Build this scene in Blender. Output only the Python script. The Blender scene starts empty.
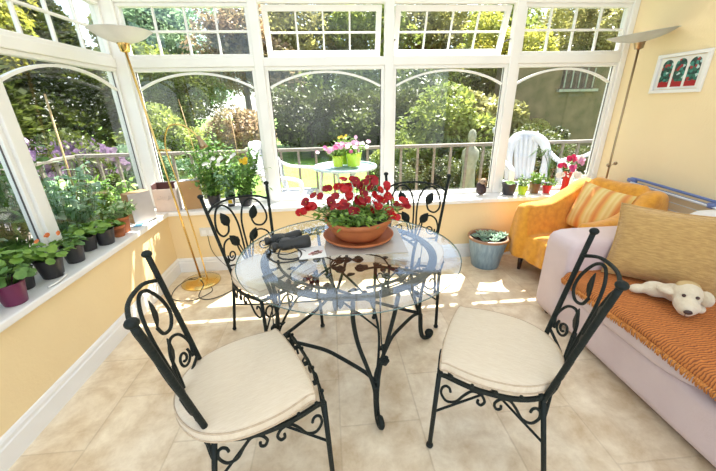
import bpy, math, random
from mathutils import Vector, Matrix, Euler, noise
random.seed(7)
PI = math.pi
S = bpy.context.scene
COL = S.collection
V = Vector
# ------------------------------------------------------------------ camera
cd = bpy.data.cameras.new('camera'); cam = bpy.data.objects.new('camera', cd); COL.objects.link(cam)
cd.sensor_width = 36; cd.lens = 325.56/716*36; cd.clip_start = .02; cd.clip_end = 500
Rm = Matrix(((0.99616584, 0.04959724, -0.07206753), (-0.085312, 0.36826349, -0.92579904), (-0.01937724, 0.92839761, 0.37108275)))
cam.matrix_world = Matrix.Translation((0, 0, 1.5)) @ Rm.to_4x4()
S.camera = cam
# ------------------------------------------------------------------ sky, sun, exposure
w = bpy.data.worlds.new('sky'); S.world = w; w.use_nodes = True
nt = w.node_tree; bg = nt.nodes['Background']
sk = nt.nodes.new('ShaderNodeTexSky'); sk.sky_type = 'NISHITA'; sk.sun_disc = False
sk.sun_elevation = math.radians(57.8); sk.sun_rotation = math.radians(33); sk.air_density = 1.0; sk.dust_density = .8; sk.ozone_density = 1.0
mx = nt.nodes.new('ShaderNodeMix'); mx.data_type = 'RGBA'; mx.inputs[0].default_value = .45
cl = nt.nodes.new('ShaderNodeTexNoise'); cl.inputs['Scale'].default_value = 3; cl.inputs['Detail'].default_value = 6
cr = nt.nodes.new('ShaderNodeValToRGB'); cr.color_ramp.elements[0].position = .42; cr.color_ramp.elements[1].position = .62
cr.color_ramp.elements[0].color = (.10, .10, .10, 1); cr.color_ramp.elements[1].color = (.50, .50, .50, 1)
nt.links.new(cl.outputs['Fac'], cr.inputs['Fac']); nt.links.new(cr.outputs['Color'], mx.inputs[0])
nt.links.new(sk.outputs[0], mx.inputs[6]); mx.inputs[7].default_value = (9.5, 10.0, 10.6, 1)
nt.links.new(mx.outputs[2], bg.inputs['Color']); bg.inputs['Strength'].default_value = .30
ld = bpy.data.lights.new('sun', 'SUN'); ld.energy = 16.0; ld.angle = math.radians(.6); ld.color = (1, .95, .86)
sun = bpy.data.objects.new('sun', ld); COL.objects.link(sun); sun.location = (6, 10, 15)
sun.rotation_euler = V((.352, .543, 1)).to_track_quat('Z', 'Y').to_euler()
S.view_settings.view_transform = 'Standard'; S.view_settings.look = 'None'; S.view_settings.gamma = 1
S.view_settings.use_curve_mapping = False; S.view_settings.exposure = .42

# ------------------------------------------------------------------ materials
def mat(name, col, rough=.6, metal=0, spec=.5, col2=None, nscale=8, bump=0, bscale=40, stretch=None, trans=0, sheen=0, detail=4, ramp=(.35, .65)):
    m = bpy.data.materials.new(name); m.use_nodes = True; t = m.node_tree; p = t.nodes['Principled BSDF']
    p.inputs['Base Color'].default_value = (*col, 1); p.inputs['Roughness'].default_value = rough
    p.inputs['Metallic'].default_value = metal; p.inputs['Specular IOR Level'].default_value = spec
    if sheen: p.inputs['Sheen Weight'].default_value = sheen
    tc = t.nodes.new('ShaderNodeTexCoord'); mp = t.nodes.new('ShaderNodeMapping'); t.links.new(tc.outputs['Object'], mp.inputs[0])
    if stretch: mp.inputs['Scale'].default_value = stretch
    n = t.nodes.new('ShaderNodeTexNoise'); n.inputs['Scale'].default_value = nscale; n.inputs['Detail'].default_value = detail
    t.links.new(mp.outputs[0], n.inputs['Vector'])
    r = t.nodes.new('ShaderNodeValToRGB'); r.color_ramp.elements[0].position = ramp[0]; r.color_ramp.elements[1].position = ramp[1]
    c2 = col2 or tuple(c*.88 for c in col)
    r.color_ramp.elements[0].color = (*c2, 1); r.color_ramp.elements[1].color = (*col, 1)
    t.links.new(n.outputs['Fac'], r.inputs['Fac']); t.links.new(r.outputs['Color'], p.inputs['Base Color'])
    if bump:
        n2 = t.nodes.new('ShaderNodeTexNoise'); n2.inputs['Scale'].default_value = bscale; n2.inputs['Detail'].default_value = 4
        t.links.new(mp.outputs[0], n2.inputs['Vector'])
        b = t.nodes.new('ShaderNodeBump'); b.inputs['Strength'].default_value = bump; b.inputs['Distance'].default_value = .01
        t.links.new(n2.outputs['Fac'], b.inputs['Height']); t.links.new(b.outputs[0], p.inputs['Normal'])
    if trans:
        tr = t.nodes.new('ShaderNodeBsdfTranslucent'); t.links.new(r.outputs['Color'], tr.inputs['Color'])
        ms = t.nodes.new('ShaderNodeMixShader'); ms.inputs[0].default_value = trans
        out = t.nodes['Material Output']
        t.links.new(p.outputs[0], ms.inputs[1]); t.links.new(tr.outputs[0], ms.inputs[2]); t.links.new(ms.outputs[0], out.inputs[0])
    return m
def glassmat(name, tint=(.97, .985, .98), ior=1.5, rough=0):
    m = bpy.data.materials.new(name); m.use_nodes = True; t = m.node_tree; t.nodes.remove(t.nodes['Principled BSDF'])
    out = t.nodes['Material Output']; a = t.nodes.new('ShaderNodeBsdfTransparent'); a.inputs[0].default_value = (*tint, 1)
    g = t.nodes.new('ShaderNodeBsdfAnisotropic'); g.inputs['Roughness'].default_value = rough
    f = t.nodes.new('ShaderNodeFresnel'); 
    ge = t.nodes.new('ShaderNodeNewGeometry'); mi = t.nodes.new('ShaderNodeMix'); mi.inputs[2].default_value = ior; mi.inputs[3].default_value = 1/ior
    t.links.new(ge.outputs['Backfacing'], mi.inputs[0]); t.links.new(mi.outputs[0], f.inputs[0])
    x = t.nodes.new('ShaderNodeMixShader'); t.links.new(f.outputs[0], x.inputs[0]); t.links.new(a.outputs[0], x.inputs[1]); t.links.new(g.outputs[0], x.inputs[2])
    t.links.new(x.outputs[0], out.inputs[0]); return m
M = {}
M['plaster'] = mat('plaster', (.88, .69, .39), .85, col2=(.86, .665, .37), nscale=3, bump=.15, bscale=60)
M['cream'] = mat('cream_plaster', (.88, .71, .43), .85, col2=(.86, .69, .41), nscale=3, bump=.15, bscale=60)
M['white'] = mat('white_gloss', (.86, .85, .82), .3, col2=(.84, .82, .78), nscale=5)
M['upvc'] = mat('upvc', (.88, .86, .80), .35, col2=(.85, .83, .77), nscale=5)
M['seal'] = mat('rubber_seal', (.10, .09, .09), .6)
M['iron'] = mat('wrought_iron', (.014, .019, .015), .6, 0, spec=.25, col2=(.009, .013, .011), nscale=40, bump=.3, bscale=120)
M['cushion'] = mat('woven_cushion', (.78, .66, .49), .9, col2=(.73, .60, .43), nscale=26, stretch=(9, 1, 1), bump=.4, bscale=60, sheen=.2)
M['cushion_side'] = mat('cushion_piping', (.60, .46, .31), .9, col2=(.52, .39, .26), nscale=60, bump=.4, bscale=90)
M['terra'] = mat('terracotta', (.50, .155, .045), .65, col2=(.40, .115, .035), nscale=9, bump=.15)
M['blackpot'] = mat('black_plastic', (.030, .028, .030), .38, nscale=12)
M['purple'] = mat('purple_plastic', (.16, .02, .075), .35)
M['lime'] = mat('lime_glaze', (.45, .68, .03), .3)
M['lime2'] = mat('yellow_lime_glaze', (.55, .72, .05), .3)
M['bluepot'] = mat('blue_glazed_ceramic', (.27, .38, .46), .32, col2=(.17, .26, .34), nscale=14, stretch=(3, 3, .5), detail=6)
M['rim'] = mat('brown_glaze_rim', (.34, .19, .11), .4)
M['brownpot'] = mat('brown_glazed_pot', (.22, .12, .05), .35, col2=(.10, .05, .02))
M['redpot'] = mat('red_gloss', (.55, .02, .02), .3)
M['soil'] = mat('soil', (.035, .022, .014), .95, bump=.8, bscale=60)
M['brass'] = mat('brass', (.80, .58, .22), .22, 1, col2=(.74, .52, .17), nscale=5)
M['antique'] = mat('antique_brass', (.42, .31, .18), .35, 1)
M['shade'] = mat('opal_shade', (.88, .86, .80), .4, trans=.35)
M['shade2'] = mat('frosted_glass_shade', (.70, .70, .64), .25, trans=.45)
M['leather'] = mat('lilac_leather', (.66, .53, .51), .45, col2=(.61, .48, .465), nscale=5, bump=.15, bscale=90)
M['leather_w'] = mat('white_cloth', (.80, .76, .72), .8, bump=.3, bscale=20)
M['throw'] = mat('mustard_throw', (.80, .37, .03), .9, col2=(.66, .27, .018), nscale=22, bump=.5, bscale=160, sheen=.3)
M['goldpillow'] = mat('gold_chenille', (.58, .36, .12), .85, col2=(.45, .26, .08), nscale=26, stretch=(1, 1, 5), bump=.6, bscale=60, sheen=.3)
M['orange_fringe'] = mat('orange_fringe', (.66, .27, .06), .9, col2=(.45, .15, .03), nscale=60)
M['plush'] = mat('cream_plush', (.72, .62, .46), .95, col2=(.66, .55, .38), nscale=12, bump=.6, bscale=90, sheen=.4)
M['plush_tan'] = mat('tan_plush', (.62, .44, .20), .95, bump=.6, bscale=90)
M['dark'] = mat('dark_brown', (.05, .02, .015), .4)
M['black'] = mat('black_rubber', (.025, .025, .022), .5, bump=.2, bscale=200)
M['lens'] = mat('lens_coating', (.05, .02, .06), .05, .2)
M['wood_leg'] = mat('dark_wood', (.045, .016, .008), .35)
M['paper'] = mat('white_paper', (.85, .83, .78), .7)
M['pinkprint'] = mat('pink_print', (.65, .30, .28), .7)
M['brownprint'] = mat('brown_print', (.30, .17, .12), .7)
M['card_grey'] = mat('grey_carton', (.55, .50, .47), .6, col2=(.48, .43, .41), nscale=5)
M['card_pink'] = mat('pale_stone_carton', (.62, .52, .45), .6, col2=(.55, .46, .40), nscale=9)
M['card_brown'] = mat('kraft_carton', (.48, .28, .12), .75, col2=(.42, .24, .10), nscale=7)
M['card_in'] = mat('carton_inside', (.10, .035, .03), .8)
M['bluetube'] = mat('blue_enamel', (.14, .20, .42), .3)
M['whitewire'] = mat('white_wire', (.75, .78, .80), .35)
M['plastic_w'] = mat('white_resin', (.58, .60, .64), .35)
M['outtable'] = mat('pale_green_metal', (.36, .46, .47), .4)
M['frost'] = mat('frosted_tabletop', (.34, .46, .52), .4)
M['railw'] = mat('weathered_rail_wood', (.24, .21, .175), .8, col2=(.16, .14, .115), nscale=6, stretch=(1, 1, 6))
M['deck'] = mat('decking', (.40, .36, .31), .8, col2=(.32, .28, .24), nscale=5, stretch=(12, 1, 1))
M['stone'] = mat('statue_stone', (.36, .36, .27), .9, col2=(.24, .25, .17), nscale=8, bump=.5)
M['shed'] = mat('brown_stone_wall', (.19, .14, .075), .95, col2=(.10, .09, .04), nscale=3, bump=.6, bscale=8, detail=8)
M['bark'] = mat('bark', (.13, .09, .06), .95, col2=(.07, .05, .035), nscale=6, bump=.6, bscale=14)
M['palebark'] = mat('pale_bark', (.42, .38, .37), .9, col2=(.25, .22, .20), nscale=3, bump=.4)
M['cane'] = mat('bamboo_cane', (.62, .42, .20), .6)
M['bird'] = mat('brown_feathers', (.045, .022, .02), .7, col2=(.02, .01, .012), nscale=30)
M['birdhead'] = mat('pale_brown_feathers', (.40, .28, .18), .7, col2=(.20, .12, .08), nscale=30)
M['brushed'] = mat('white_switch', (.80, .78, .72), .4)
M['glass'] = glassmat('window_glass', (.965, .98, .975), 1.45)
M['tglass'] = glassmat('table_glass', (.97, .985, .98), 1.5)
M['gedge'] = mat('glass_edge', (.10, .18, .16), .1, 0, .8)
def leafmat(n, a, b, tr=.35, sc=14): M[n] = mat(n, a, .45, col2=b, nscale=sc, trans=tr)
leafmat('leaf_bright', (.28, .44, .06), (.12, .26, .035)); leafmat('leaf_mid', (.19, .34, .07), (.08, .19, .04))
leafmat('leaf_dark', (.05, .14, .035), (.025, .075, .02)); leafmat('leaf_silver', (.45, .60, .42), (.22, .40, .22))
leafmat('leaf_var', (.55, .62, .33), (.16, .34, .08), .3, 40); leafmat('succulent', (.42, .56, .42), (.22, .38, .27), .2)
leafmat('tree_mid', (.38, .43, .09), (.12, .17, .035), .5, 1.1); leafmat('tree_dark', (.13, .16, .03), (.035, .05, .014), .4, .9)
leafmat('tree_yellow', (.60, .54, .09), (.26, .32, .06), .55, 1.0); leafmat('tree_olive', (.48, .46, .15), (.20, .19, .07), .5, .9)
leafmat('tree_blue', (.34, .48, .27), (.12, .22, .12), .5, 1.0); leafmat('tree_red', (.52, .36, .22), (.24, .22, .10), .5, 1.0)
M['grass'] = mat('lawn_grass', (.24, .42, .06), .9, col2=(.15, .30, .04), nscale=2.5, bump=.5, bscale=30)
for n, a, b in (('red_petal', (.62, .008, .010), (.42, .002, .005)), ('deep_red_petal', (.42, .003, .012), (.24, .001, .006)), ('pink_petal', (.75, .18, .42), (.65, .08, .30)), ('palepink_petal', (.80, .52, .66), (.70, .30, .50)),
                ('white_petal', (.85, .84, .80), (.75, .74, .68)), ('yellow_petal', (.85, .60, .02), (.75, .45, .02)), ('crimson_petal', (.70, .03, .14), (.55, .02, .10)),
                ('mauve_petal', (.42, .28, .46), (.30, .18, .34)), ('orange_petal', (.75, .22, .04), (.65, .15, .03))):
    M[n] = mat(n, a, .5, col2=b, nscale=30, trans=.3)

def floormat():
    m = bpy.data.materials.new('travertine_tiles'); m.use_nodes = True; t = m.node_tree; p = t.nodes['Principled BSDF']; L = t.links.new
    tc = t.nodes.new('ShaderNodeTexCoord'); mp = t.nodes.new('ShaderNodeMapping'); L(tc.outputs['Object'], mp.inputs[0])
    mp.inputs['Rotation'].default_value = (0, 0, PI/2); mp.inputs['Location'].default_value = (-1.27, -1.2, 0)
    b = t.nodes.new('ShaderNodeTexBrick'); b.inputs['Scale'].default_value = 1; b.inputs['Brick Width'].default_value = .61; b.inputs['Row Height'].default_value = .406
    b.inputs['Mortar Size'].default_value = .0045; b.inputs['Mortar Smooth'].default_value = .3; b.offset = .5
    b.inputs['Color1'].default_value = (.84, .74, .575, 1); b.inputs['Color2'].default_value = (.77, .655, .485, 1); b.inputs['Mortar'].default_value = (.70, .59, .435, 1)
    L(mp.outputs[0], b.inputs['Vector'])
    n = t.nodes.new('ShaderNodeTexNoise'); n.inputs['Scale'].default_value = 5.5; n.inputs['Detail'].default_value = 10; n.inputs['Roughness'].default_value = .68; n.inputs['Distortion'].default_value = .25
    L(tc.outputs['Object'], n.inputs['Vector'])
    r = t.nodes.new('ShaderNodeValToRGB'); e = r.color_ramp.elements; e[0].position = .3; e[0].color = (.70, .58, .44, 1); e[1].position = .68; e[1].color = (1.12, 1.12, 1.10, 1)
    L(n.outputs['Fac'], r.inputs['Fac'])
    x = t.nodes.new('ShaderNodeMix'); x.data_type = 'RGBA'; x.blend_type = 'MULTIPLY'; x.inputs[0].default_value = 1
    L(b.outputs['Color'], x.inputs[6]); L(r.outputs['Color'], x.inputs[7]); L(x.outputs[2], p.inputs['Base Color'])
    n3 = t.nodes.new('ShaderNodeTexNoise'); n3.inputs['Scale'].default_value = 9; n3.inputs['Detail'].default_value = 5; L(tc.outputs['Object'], n3.inputs['Vector'])
    r3 = t.nodes.new('ShaderNodeMapRange'); r3.inputs[3].default_value = .28; r3.inputs[4].default_value = .55; L(n3.outputs['Fac'], r3.inputs[0]); L(r3.outputs[0], p.inputs['Roughness'])
    bp = t.nodes.new('ShaderNodeBump'); bp.inputs['Strength'].default_value = .35; bp.inputs['Distance'].default_value = .003; bp.invert = True
    L(b.outputs['Fac'], bp.inputs['Height']); L(bp.outputs[0], p.inputs['Normal'])
    return m
M['floor'] = floormat()
def stripemat(name, cols, scale, axis, wob=.3, rough=.9, sharp=False, bumpd=.01, coord='Object'):
    m = bpy.data.materials.new(name); m.use_nodes = True; t = m.node_tree; p = t.nodes['Principled BSDF']; L = t.links.new
    p.inputs['Roughness'].default_value = rough
    tc = t.nodes.new('ShaderNodeTexCoord'); wv = t.nodes.new('ShaderNodeTexWave'); wv.bands_direction = axis; wv.wave_profile = 'SAW'
    wv.inputs['Scale'].default_value = scale; wv.inputs['Distortion'].default_value = wob; wv.inputs['Detail'].default_value = 2; wv.inputs['Detail Scale'].default_value = 1.5
    L(tc.outputs[coord], wv.inputs['Vector'])
    r = t.nodes.new('ShaderNodeValToRGB'); el = r.color_ramp.elements
    while len(el) < len(cols): el.new(.5)
    for i, c in enumerate(cols): el[i].position = i/(len(cols)-1) if not sharp else i/len(cols); el[i].color = (*c, 1)
    L(wv.outputs['Fac'], r.inputs['Fac']); L(r.outputs['Color'], p.inputs['Base Color'])
    bp = t.nodes.new('ShaderNodeBump'); bp.inputs['Strength'].default_value = .6; bp.inputs['Distance'].default_value = bumpd
    L(wv.outputs['Fac'], bp.inputs['Height']); L(bp.outputs[0], p.inputs['Normal'])
    return m
M['rug'] = stripemat('orange_ripple_throw', [(.50, .15, .025), (.60, .21, .045), (.16, .04, .012), (.52, .16, .03)], 24, 'Y', 5, bumpd=.006)
M['stripe'] = stripemat('striped_cushion', [(.72, .50, .16), (.78, .60, .25), (.72, .36, .10), (.66, .24, .07), (.75, .38, .10), (.74, .55, .18), (.80, .62, .28), (.72, .50, .16)], 2.6, 'X', .8, bumpd=.001)

# ------------------------------------------------------------------ mesh builder
class MB:
    def __init__(s): s.v = []; s.f = []
    def add(s, vs, fs):
        o = len(s.v); s.v += [tuple(p) for p in vs]; s.f += [tuple(i+o for i in f) for f in fs]; return s
    def box(s, a, b, M4=None):
        x0, y0, z0 = a; x1, y1, z1 = b
        vs = [V(p) for p in ((x0, y0, z0), (x1, y0, z0), (x1, y1, z0), (x0, y1, z0), (x0, y0, z1), (x1, y0, z1), (x1, y1, z1), (x0, y1, z1))]
        if M4: vs = [M4 @ p for p in vs]
        return s.add(vs, [(0, 3, 2, 1), (4, 5, 6, 7), (0, 1, 5, 4), (1, 2, 6, 5), (2, 3, 7, 6), (3, 0, 4, 7)])
    def tube(s, pts, r, n=8, closed=False, caps=True, flat=1):
        pts = [V(p) for p in pts]; N = len(pts); rr = r if isinstance(r, (list, tuple)) else [r]*N
        o = len(s.v); up = None
        for i, p in enumerate(pts):
            if closed: d = pts[(i+1) % N]-pts[i-1]
            else: d = pts[min(i+1, N-1)]-pts[max(i-1, 0)]
            d = d.normalized() if d.length > 1e-9 else V((0, 0, 1))
            if up is None:
                up = V((0, 0, 1)) if abs(d.z) < .9 else V((1, 0, 0))
            a = up-d*up.dot(d)
            if a.length < 1e-6: a = d.orthogonal()
            a.normalize(); up = a; b = d.cross(a)
            for k in range(n):
                t = 2*PI*k/n; s.v.append(tuple(p+a*math.cos(t)*rr[i]*flat+b*math.sin(t)*rr[i]))
        for i in range(N if closed else N-1):
            j = (i+1) % N
            for k in range(n):
                l = (k+1) % n; s.f.append((o+i*n+k, o+i*n+l, o+j*n+l, o+j*n+k))
        if caps and not closed:
            s.f.append(tuple(o+k for k in range(n))[::-1]); s.f.append(tuple(o+(N-1)*n+k for k in range(n)))
        return s
    def lathe(s, prof, c=(0, 0, 0), n=32, M4=None, caps=True):
        o = len(s.v); c = V(c)
        for j, (r, z) in enumerate(prof):
            for k in range(n):
                t = 2*PI*k/n; p = V((r*math.cos(t), r*math.sin(t), z))
                if M4: p = M4 @ p
                s.v.append(tuple(p+c))
        for j in range(len(prof)-1):
            for k in range(n):
                l = (k+1) % n; s.f.append((o+j*n+k, o+j*n+l, o+(j+1)*n+l, o+(j+1)*n+k))
        if caps and prof[0][0] > 1e-5: s.f.append(tuple(o+k for k in range(n))[::-1])
        if caps and prof[0][0] > 1e-5 and prof[-1][0] > 1e-5: s.f.append(tuple(o+(len(prof)-1)*n+k for k in range(n)))
        return s
    def ball(s, c, r, n=12, sc=(1, 1, 1), M4=None):
        m = n//2; c = V(c); o = len(s.v); rows = []
        for j in range(m+1):
            ph = PI*j/m; row = []
            for k in range(n if 0 < j < m else 1):
                t = 2*PI*k/n; p = V((r*sc[0]*math.sin(ph)*math.cos(t), r*sc[1]*math.sin(ph)*math.sin(t), r*sc[2]*math.cos(ph)))
                if M4: p = M4 @ p
                row.append(len(s.v)); s.v.append(tuple(p+c))
            rows.append(row)
        for j in range(m):
            A, B = rows[j], rows[j+1]
            for k in range(n):
                l = (k+1) % n
                if len(A) == 1: s.f.append((A[0], B[k], B[l]))
                elif len(B) == 1: s.f.append((A[k], B[0], A[l]))
                else: s.f.append((A[k], B[k], B[l], A[l]))
        return s
    def sbox(s, c, h, e=6, n=8, M4=None, fn=None):      # rounded (super-ellipsoid) box: centre, half sizes
        c = V(c); idx = {}
        def vid(i, j, k):
            if (i, j, k) in idx: return idx[(i, j, k)]
            q = [math.sin((a/n-.5)*PI/1.0*.5*2*.5)*1.41421356 if False else (a/n*2-1) for a in (i, j, k)]
            l = (sum(abs(a)**e for a in q))**(1/e)
            p = V((q[0]/l*h[0], q[1]/l*h[1], q[2]/l*h[2]))
            if fn: p = fn(p)
            if M4: p = M4 @ p
            idx[(i, j, k)] = len(s.v); s.v.append(tuple(p+c)); return idx[(i, j, k)]
        for ax in range(3):
            for side in (0, n):
                for a in range(n):
                    for b in range(n):
                        q = []
                        for (da, db) in ((0, 0), (1, 0), (1, 1), (0, 1)):
                            t = [0, 0, 0]; t[ax] = side; t[(ax+1) % 3] = a+da; t[(ax+2) % 3] = b+db; q.append(vid(*t))
                        s.f.append(tuple(q if side == n else q[::-1]))
        return s
    def leaf(s, p, d, nrm, L, W, fold=.15, droop=.15):
        p = V(p); d = V(d).normalized(); nrm = V(nrm); sd = d.cross(nrm)
        sd = sd.normalized() if sd.length > 1e-6 else d.orthogonal().normalized()
        nrm = sd.cross(d).normalized(); vs = []
        for (t, wd) in ((0, .08), (.25, .8), (.5, 1), (.78, .62), (1, .03)):
            c = p+d*(L*t)-nrm*(droop*L*t*t)
            vs += [c-sd*(W/2*wd)+nrm*(fold*W*wd), c, c+sd*(W/2*wd)+nrm*(fold*W*wd)]
        fs = []
        for i in range(4):
            a = i*3; fs += [(a, a+1, a+4, a+3), (a+1, a+2, a+5, a+4)]
        return s.add(vs, fs)
    def round_leaf(s, p, nrm, R, k=9, cup=.25):
        p = V(p); nrm = V(nrm).normalized(); a = nrm.orthogonal().normalized(); b = nrm.cross(a); ph = random.random()*6.28
        vs = [p]
        for i in range(k*2):
            t = ph+PI*i/k; r = R*(1 if i % 2 else .86); vs.append(p+(a*math.cos(t)+b*math.sin(t))*r+nrm*(R*cup*(1 if i % 2 else .7)))
        return s.add(vs, [(0, 1+i, 1+(i+1) % (2*k)) for i in range(2*k)])
    def flower(s, p, nrm, R, k=5, cup=.25, wd=.95):
        p = V(p); nrm = V(nrm).normalized(); a = nrm.orthogonal().normalized(); b = nrm.cross(a); ph = random.random()*6.28
        for i in range(k):
            t = ph+2*PI*i/k; d = a*math.cos(t)+b*math.sin(t); e = nrm.cross(d); hw = R*math.sin(PI/k)*wd
            z = nrm*(cup*R)
            vs = [p, p+d*.45*R-e*hw*.75+z*.5, p+d*.9*R-e*hw*.85+z, p+d*1.03*R+z*.8, p+d*.9*R+e*hw*.85+z*1.1, p+d*.45*R+e*hw*.75+z*.5]
            s.add(vs, [(0, 1, 2, 3), (0, 3, 4, 5)])
        return s
    def sheet(s, grid, closed=False):
        o = len(s.v); n = len(grid[0])
        for row in grid: s.v += [tuple(p) for p in row]
        for i in range(len(grid)-1):
            for j in range(n if closed else n-1):
                k = (j+1) % n; s.f.append((o+i*n+j, o+i*n+k, o+(i+1)*n+k, o+(i+1)*n+j))
        return s
    def build(s, name, m, parent=None, smooth=True, bevel=0, solid=0, sub=0, loc=None):
        me = bpy.data.meshes.new(name); me.from_pydata(s.v, [], s.f); me.update()
        if smooth: me.polygons.foreach_set('use_smooth', [True]*len(me.polygons))
        o = bpy.data.objects.new(name, me); COL.objects.link(o)
        for mm in (m if isinstance(m, (list, tuple)) else [m]): me.materials.append(M[mm] if isinstance(mm, str) else mm)
        if parent: o.parent = parent
        if loc: o.location = loc
        if solid:
            q = o.modifiers.new('thickness', 'SOLIDIFY'); q.thickness = solid; q.offset = 0
        if bevel:
            q = o.modifiers.new('bevel', 'BEVEL'); q.width = bevel; q.segments = 2; q.limit_method = 'ANGLE'; q.angle_limit = .7
        if sub:
            q = o.modifiers.new('sub', 'SUBSURF'); q.levels = sub; q.render_levels = sub
        return o
def cat(pts, k=6, closed=False):                        # catmull-rom through points
    pts = [V(p) for p in pts]; N = len(pts); out = []
    for i in range(N if closed else N-1):
        if closed: p0, p1, p2, p3 = pts[i-1], pts[i], pts[(i+1) % N], pts[(i+2) % N]
        else: p0, p1, p2, p3 = pts[max(i-1, 0)], pts[i], pts[i+1], pts[min(i+2, N-1)]
        for j in range(k):
            t = j/k; out.append(.5*((2*p1)+(p2-p0)*t+(2*p0-5*p1+4*p2-p3)*t*t+(3*p1-p0-3*p2+p3)*t**3))
    if not closed: out.append(pts[-1])
    return out
def tag(o, label=None, category=None, group=None, kind=None):
    if label: o['label'] = label
    if category: o['category'] = category
    if group: o['group'] = group
    if kind: o['kind'] = kind
    return o
def thing(name, loc, rz, label, category, group=None):
    o = bpy.data.objects.new(name, None); COL.objects.link(o); o.empty_display_size = .1
    o.location = loc; o.rotation_euler = (0, 0, rz); return tag(o, label, category, group)
KIDS = {}
def dup(root, loc, rz, label=None, group=None, scale=None):
    def cp(o, par):
        c = o.copy(); COL.objects.link(c); c.parent = par
        for ch in [x for x in list(bpy.data.objects) if x.parent == o]: cp(ch, c)
        return c
    r = cp(root, None); r.location = loc; r.rotation_euler = (0, 0, rz)
    if label: r['label'] = label
    if group: r['group'] = group
    if scale: r.scale = scale if isinstance(scale, tuple) else (scale,)*3
    return r
def struct(mb, name, m, parent=None, **k):
    o = mb.build(name, m, parent, **k)
    if not parent: o['kind'] = 'structure'
    return o
RZ = lambda a: Matrix.Rotation(a, 4, 'Z')

# ------------------------------------------------------------------ room shell
XL, XR, YB = -1.54, 2.78, 3.01          # inner faces of the dwarf walls and the right wall
GX, GY = -1.73, 3.20                    # inner face of the window frames
YN = -1.6
SB, ST = .585, .625                     # sill board
struct(MB().box((-1.85, YN, -.1), (XR+.12, 3.32, 0)), 'floor', 'floor', smooth=False)
struct(MB().box((-1.85, YB, 0), (XR, 3.32, SB)), 'wall_back', 'plaster', smooth=False)
struct(MB().box((-1.85, YN, 0), (XL, YB, SB)), 'wall_left', 'plaster', smooth=False)
struct(MB().box((XR, YN, 0), (XR+.12, 3.32, 3.4)), 'wall_right', 'cream', smooth=False)
bb = lambda: [(0, 0), (.018, 0), (.018, .10), (.013, .108), (.013, .125), (.006, .14), (0, .145)]
def baseb(name, path):
    g = []
    for (x, y, nx, ny) in path: g.append([V((x+nx*u, y+ny*u, z)) for u, z in bb()])
    struct(MB().sheet(g), name, 'white', smooth=False)
baseb('baseboard_back', [(XL, YB, 1, -1), (XR, YB, -1, -1)])
baseb('baseboard_left', [(XL, YN, 1, 0), (XL, YB, 1, -1)])
baseb('baseboard_right', [(XR, YB, -1, -1), (XR, YN, -1, 0)])
struct(MB().box((XL-.0, YB-.035, SB), (XR, GY+.02, ST)), 'trim_1', 'white', smooth=False, bevel=.008)          # back window sill
struct(MB().box((GX-.02, YN, SB+.001), (XL+.035, GY+.02, ST+.001)), 'trim_2', 'white', smooth=False, bevel=.008)  # left window sill

ZT0, ZT1, ZH = 1.825, 1.895, 2.29
# corner post, mullions, transoms, heads
fd = .055                                # frame depth outwards
def post(n, a, b): struct(MB().box(a, b), n, 'upvc', smooth=False, bevel=.006)
post('trim_3', (GX-.09, GY-.02, ST), (GX+.09, GY+.10, ZH+.1))
MX = [-.572, .556, 1.70]
for i, x in enumerate(MX): post('trim_%d' % (4+i), (x-.04, GY-.015, ST), (x+.04, GY+fd, ZH+.08))
post('trim_7', (XR-.055, GY-.015, ST), (XR, GY+fd, ZH+.08))
post('trim_8', (GX+.09, GY-.008, ZT0), (XR-.055, GY+fd, ZT1))
post('trim_9', (GX+.09, GY-.008, ZH), (XR, GY+fd, ZH+.09))
MYL = [2.02, .87, -.28, -1.43]
for i, y in enumerate(MYL): post('trim_%d' % (10+i), (GX-fd, y-.04, ST), (GX+.015, y+.04, ZH+.08))
post('trim_14', (GX-fd, YN, ZT0), (GX+.008, GY-.02, ZT1))
post('trim_15', (GX-fd, YN, ZH), (GX+.008, GY-.02, ZH+.09))
wn = [0]
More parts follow.
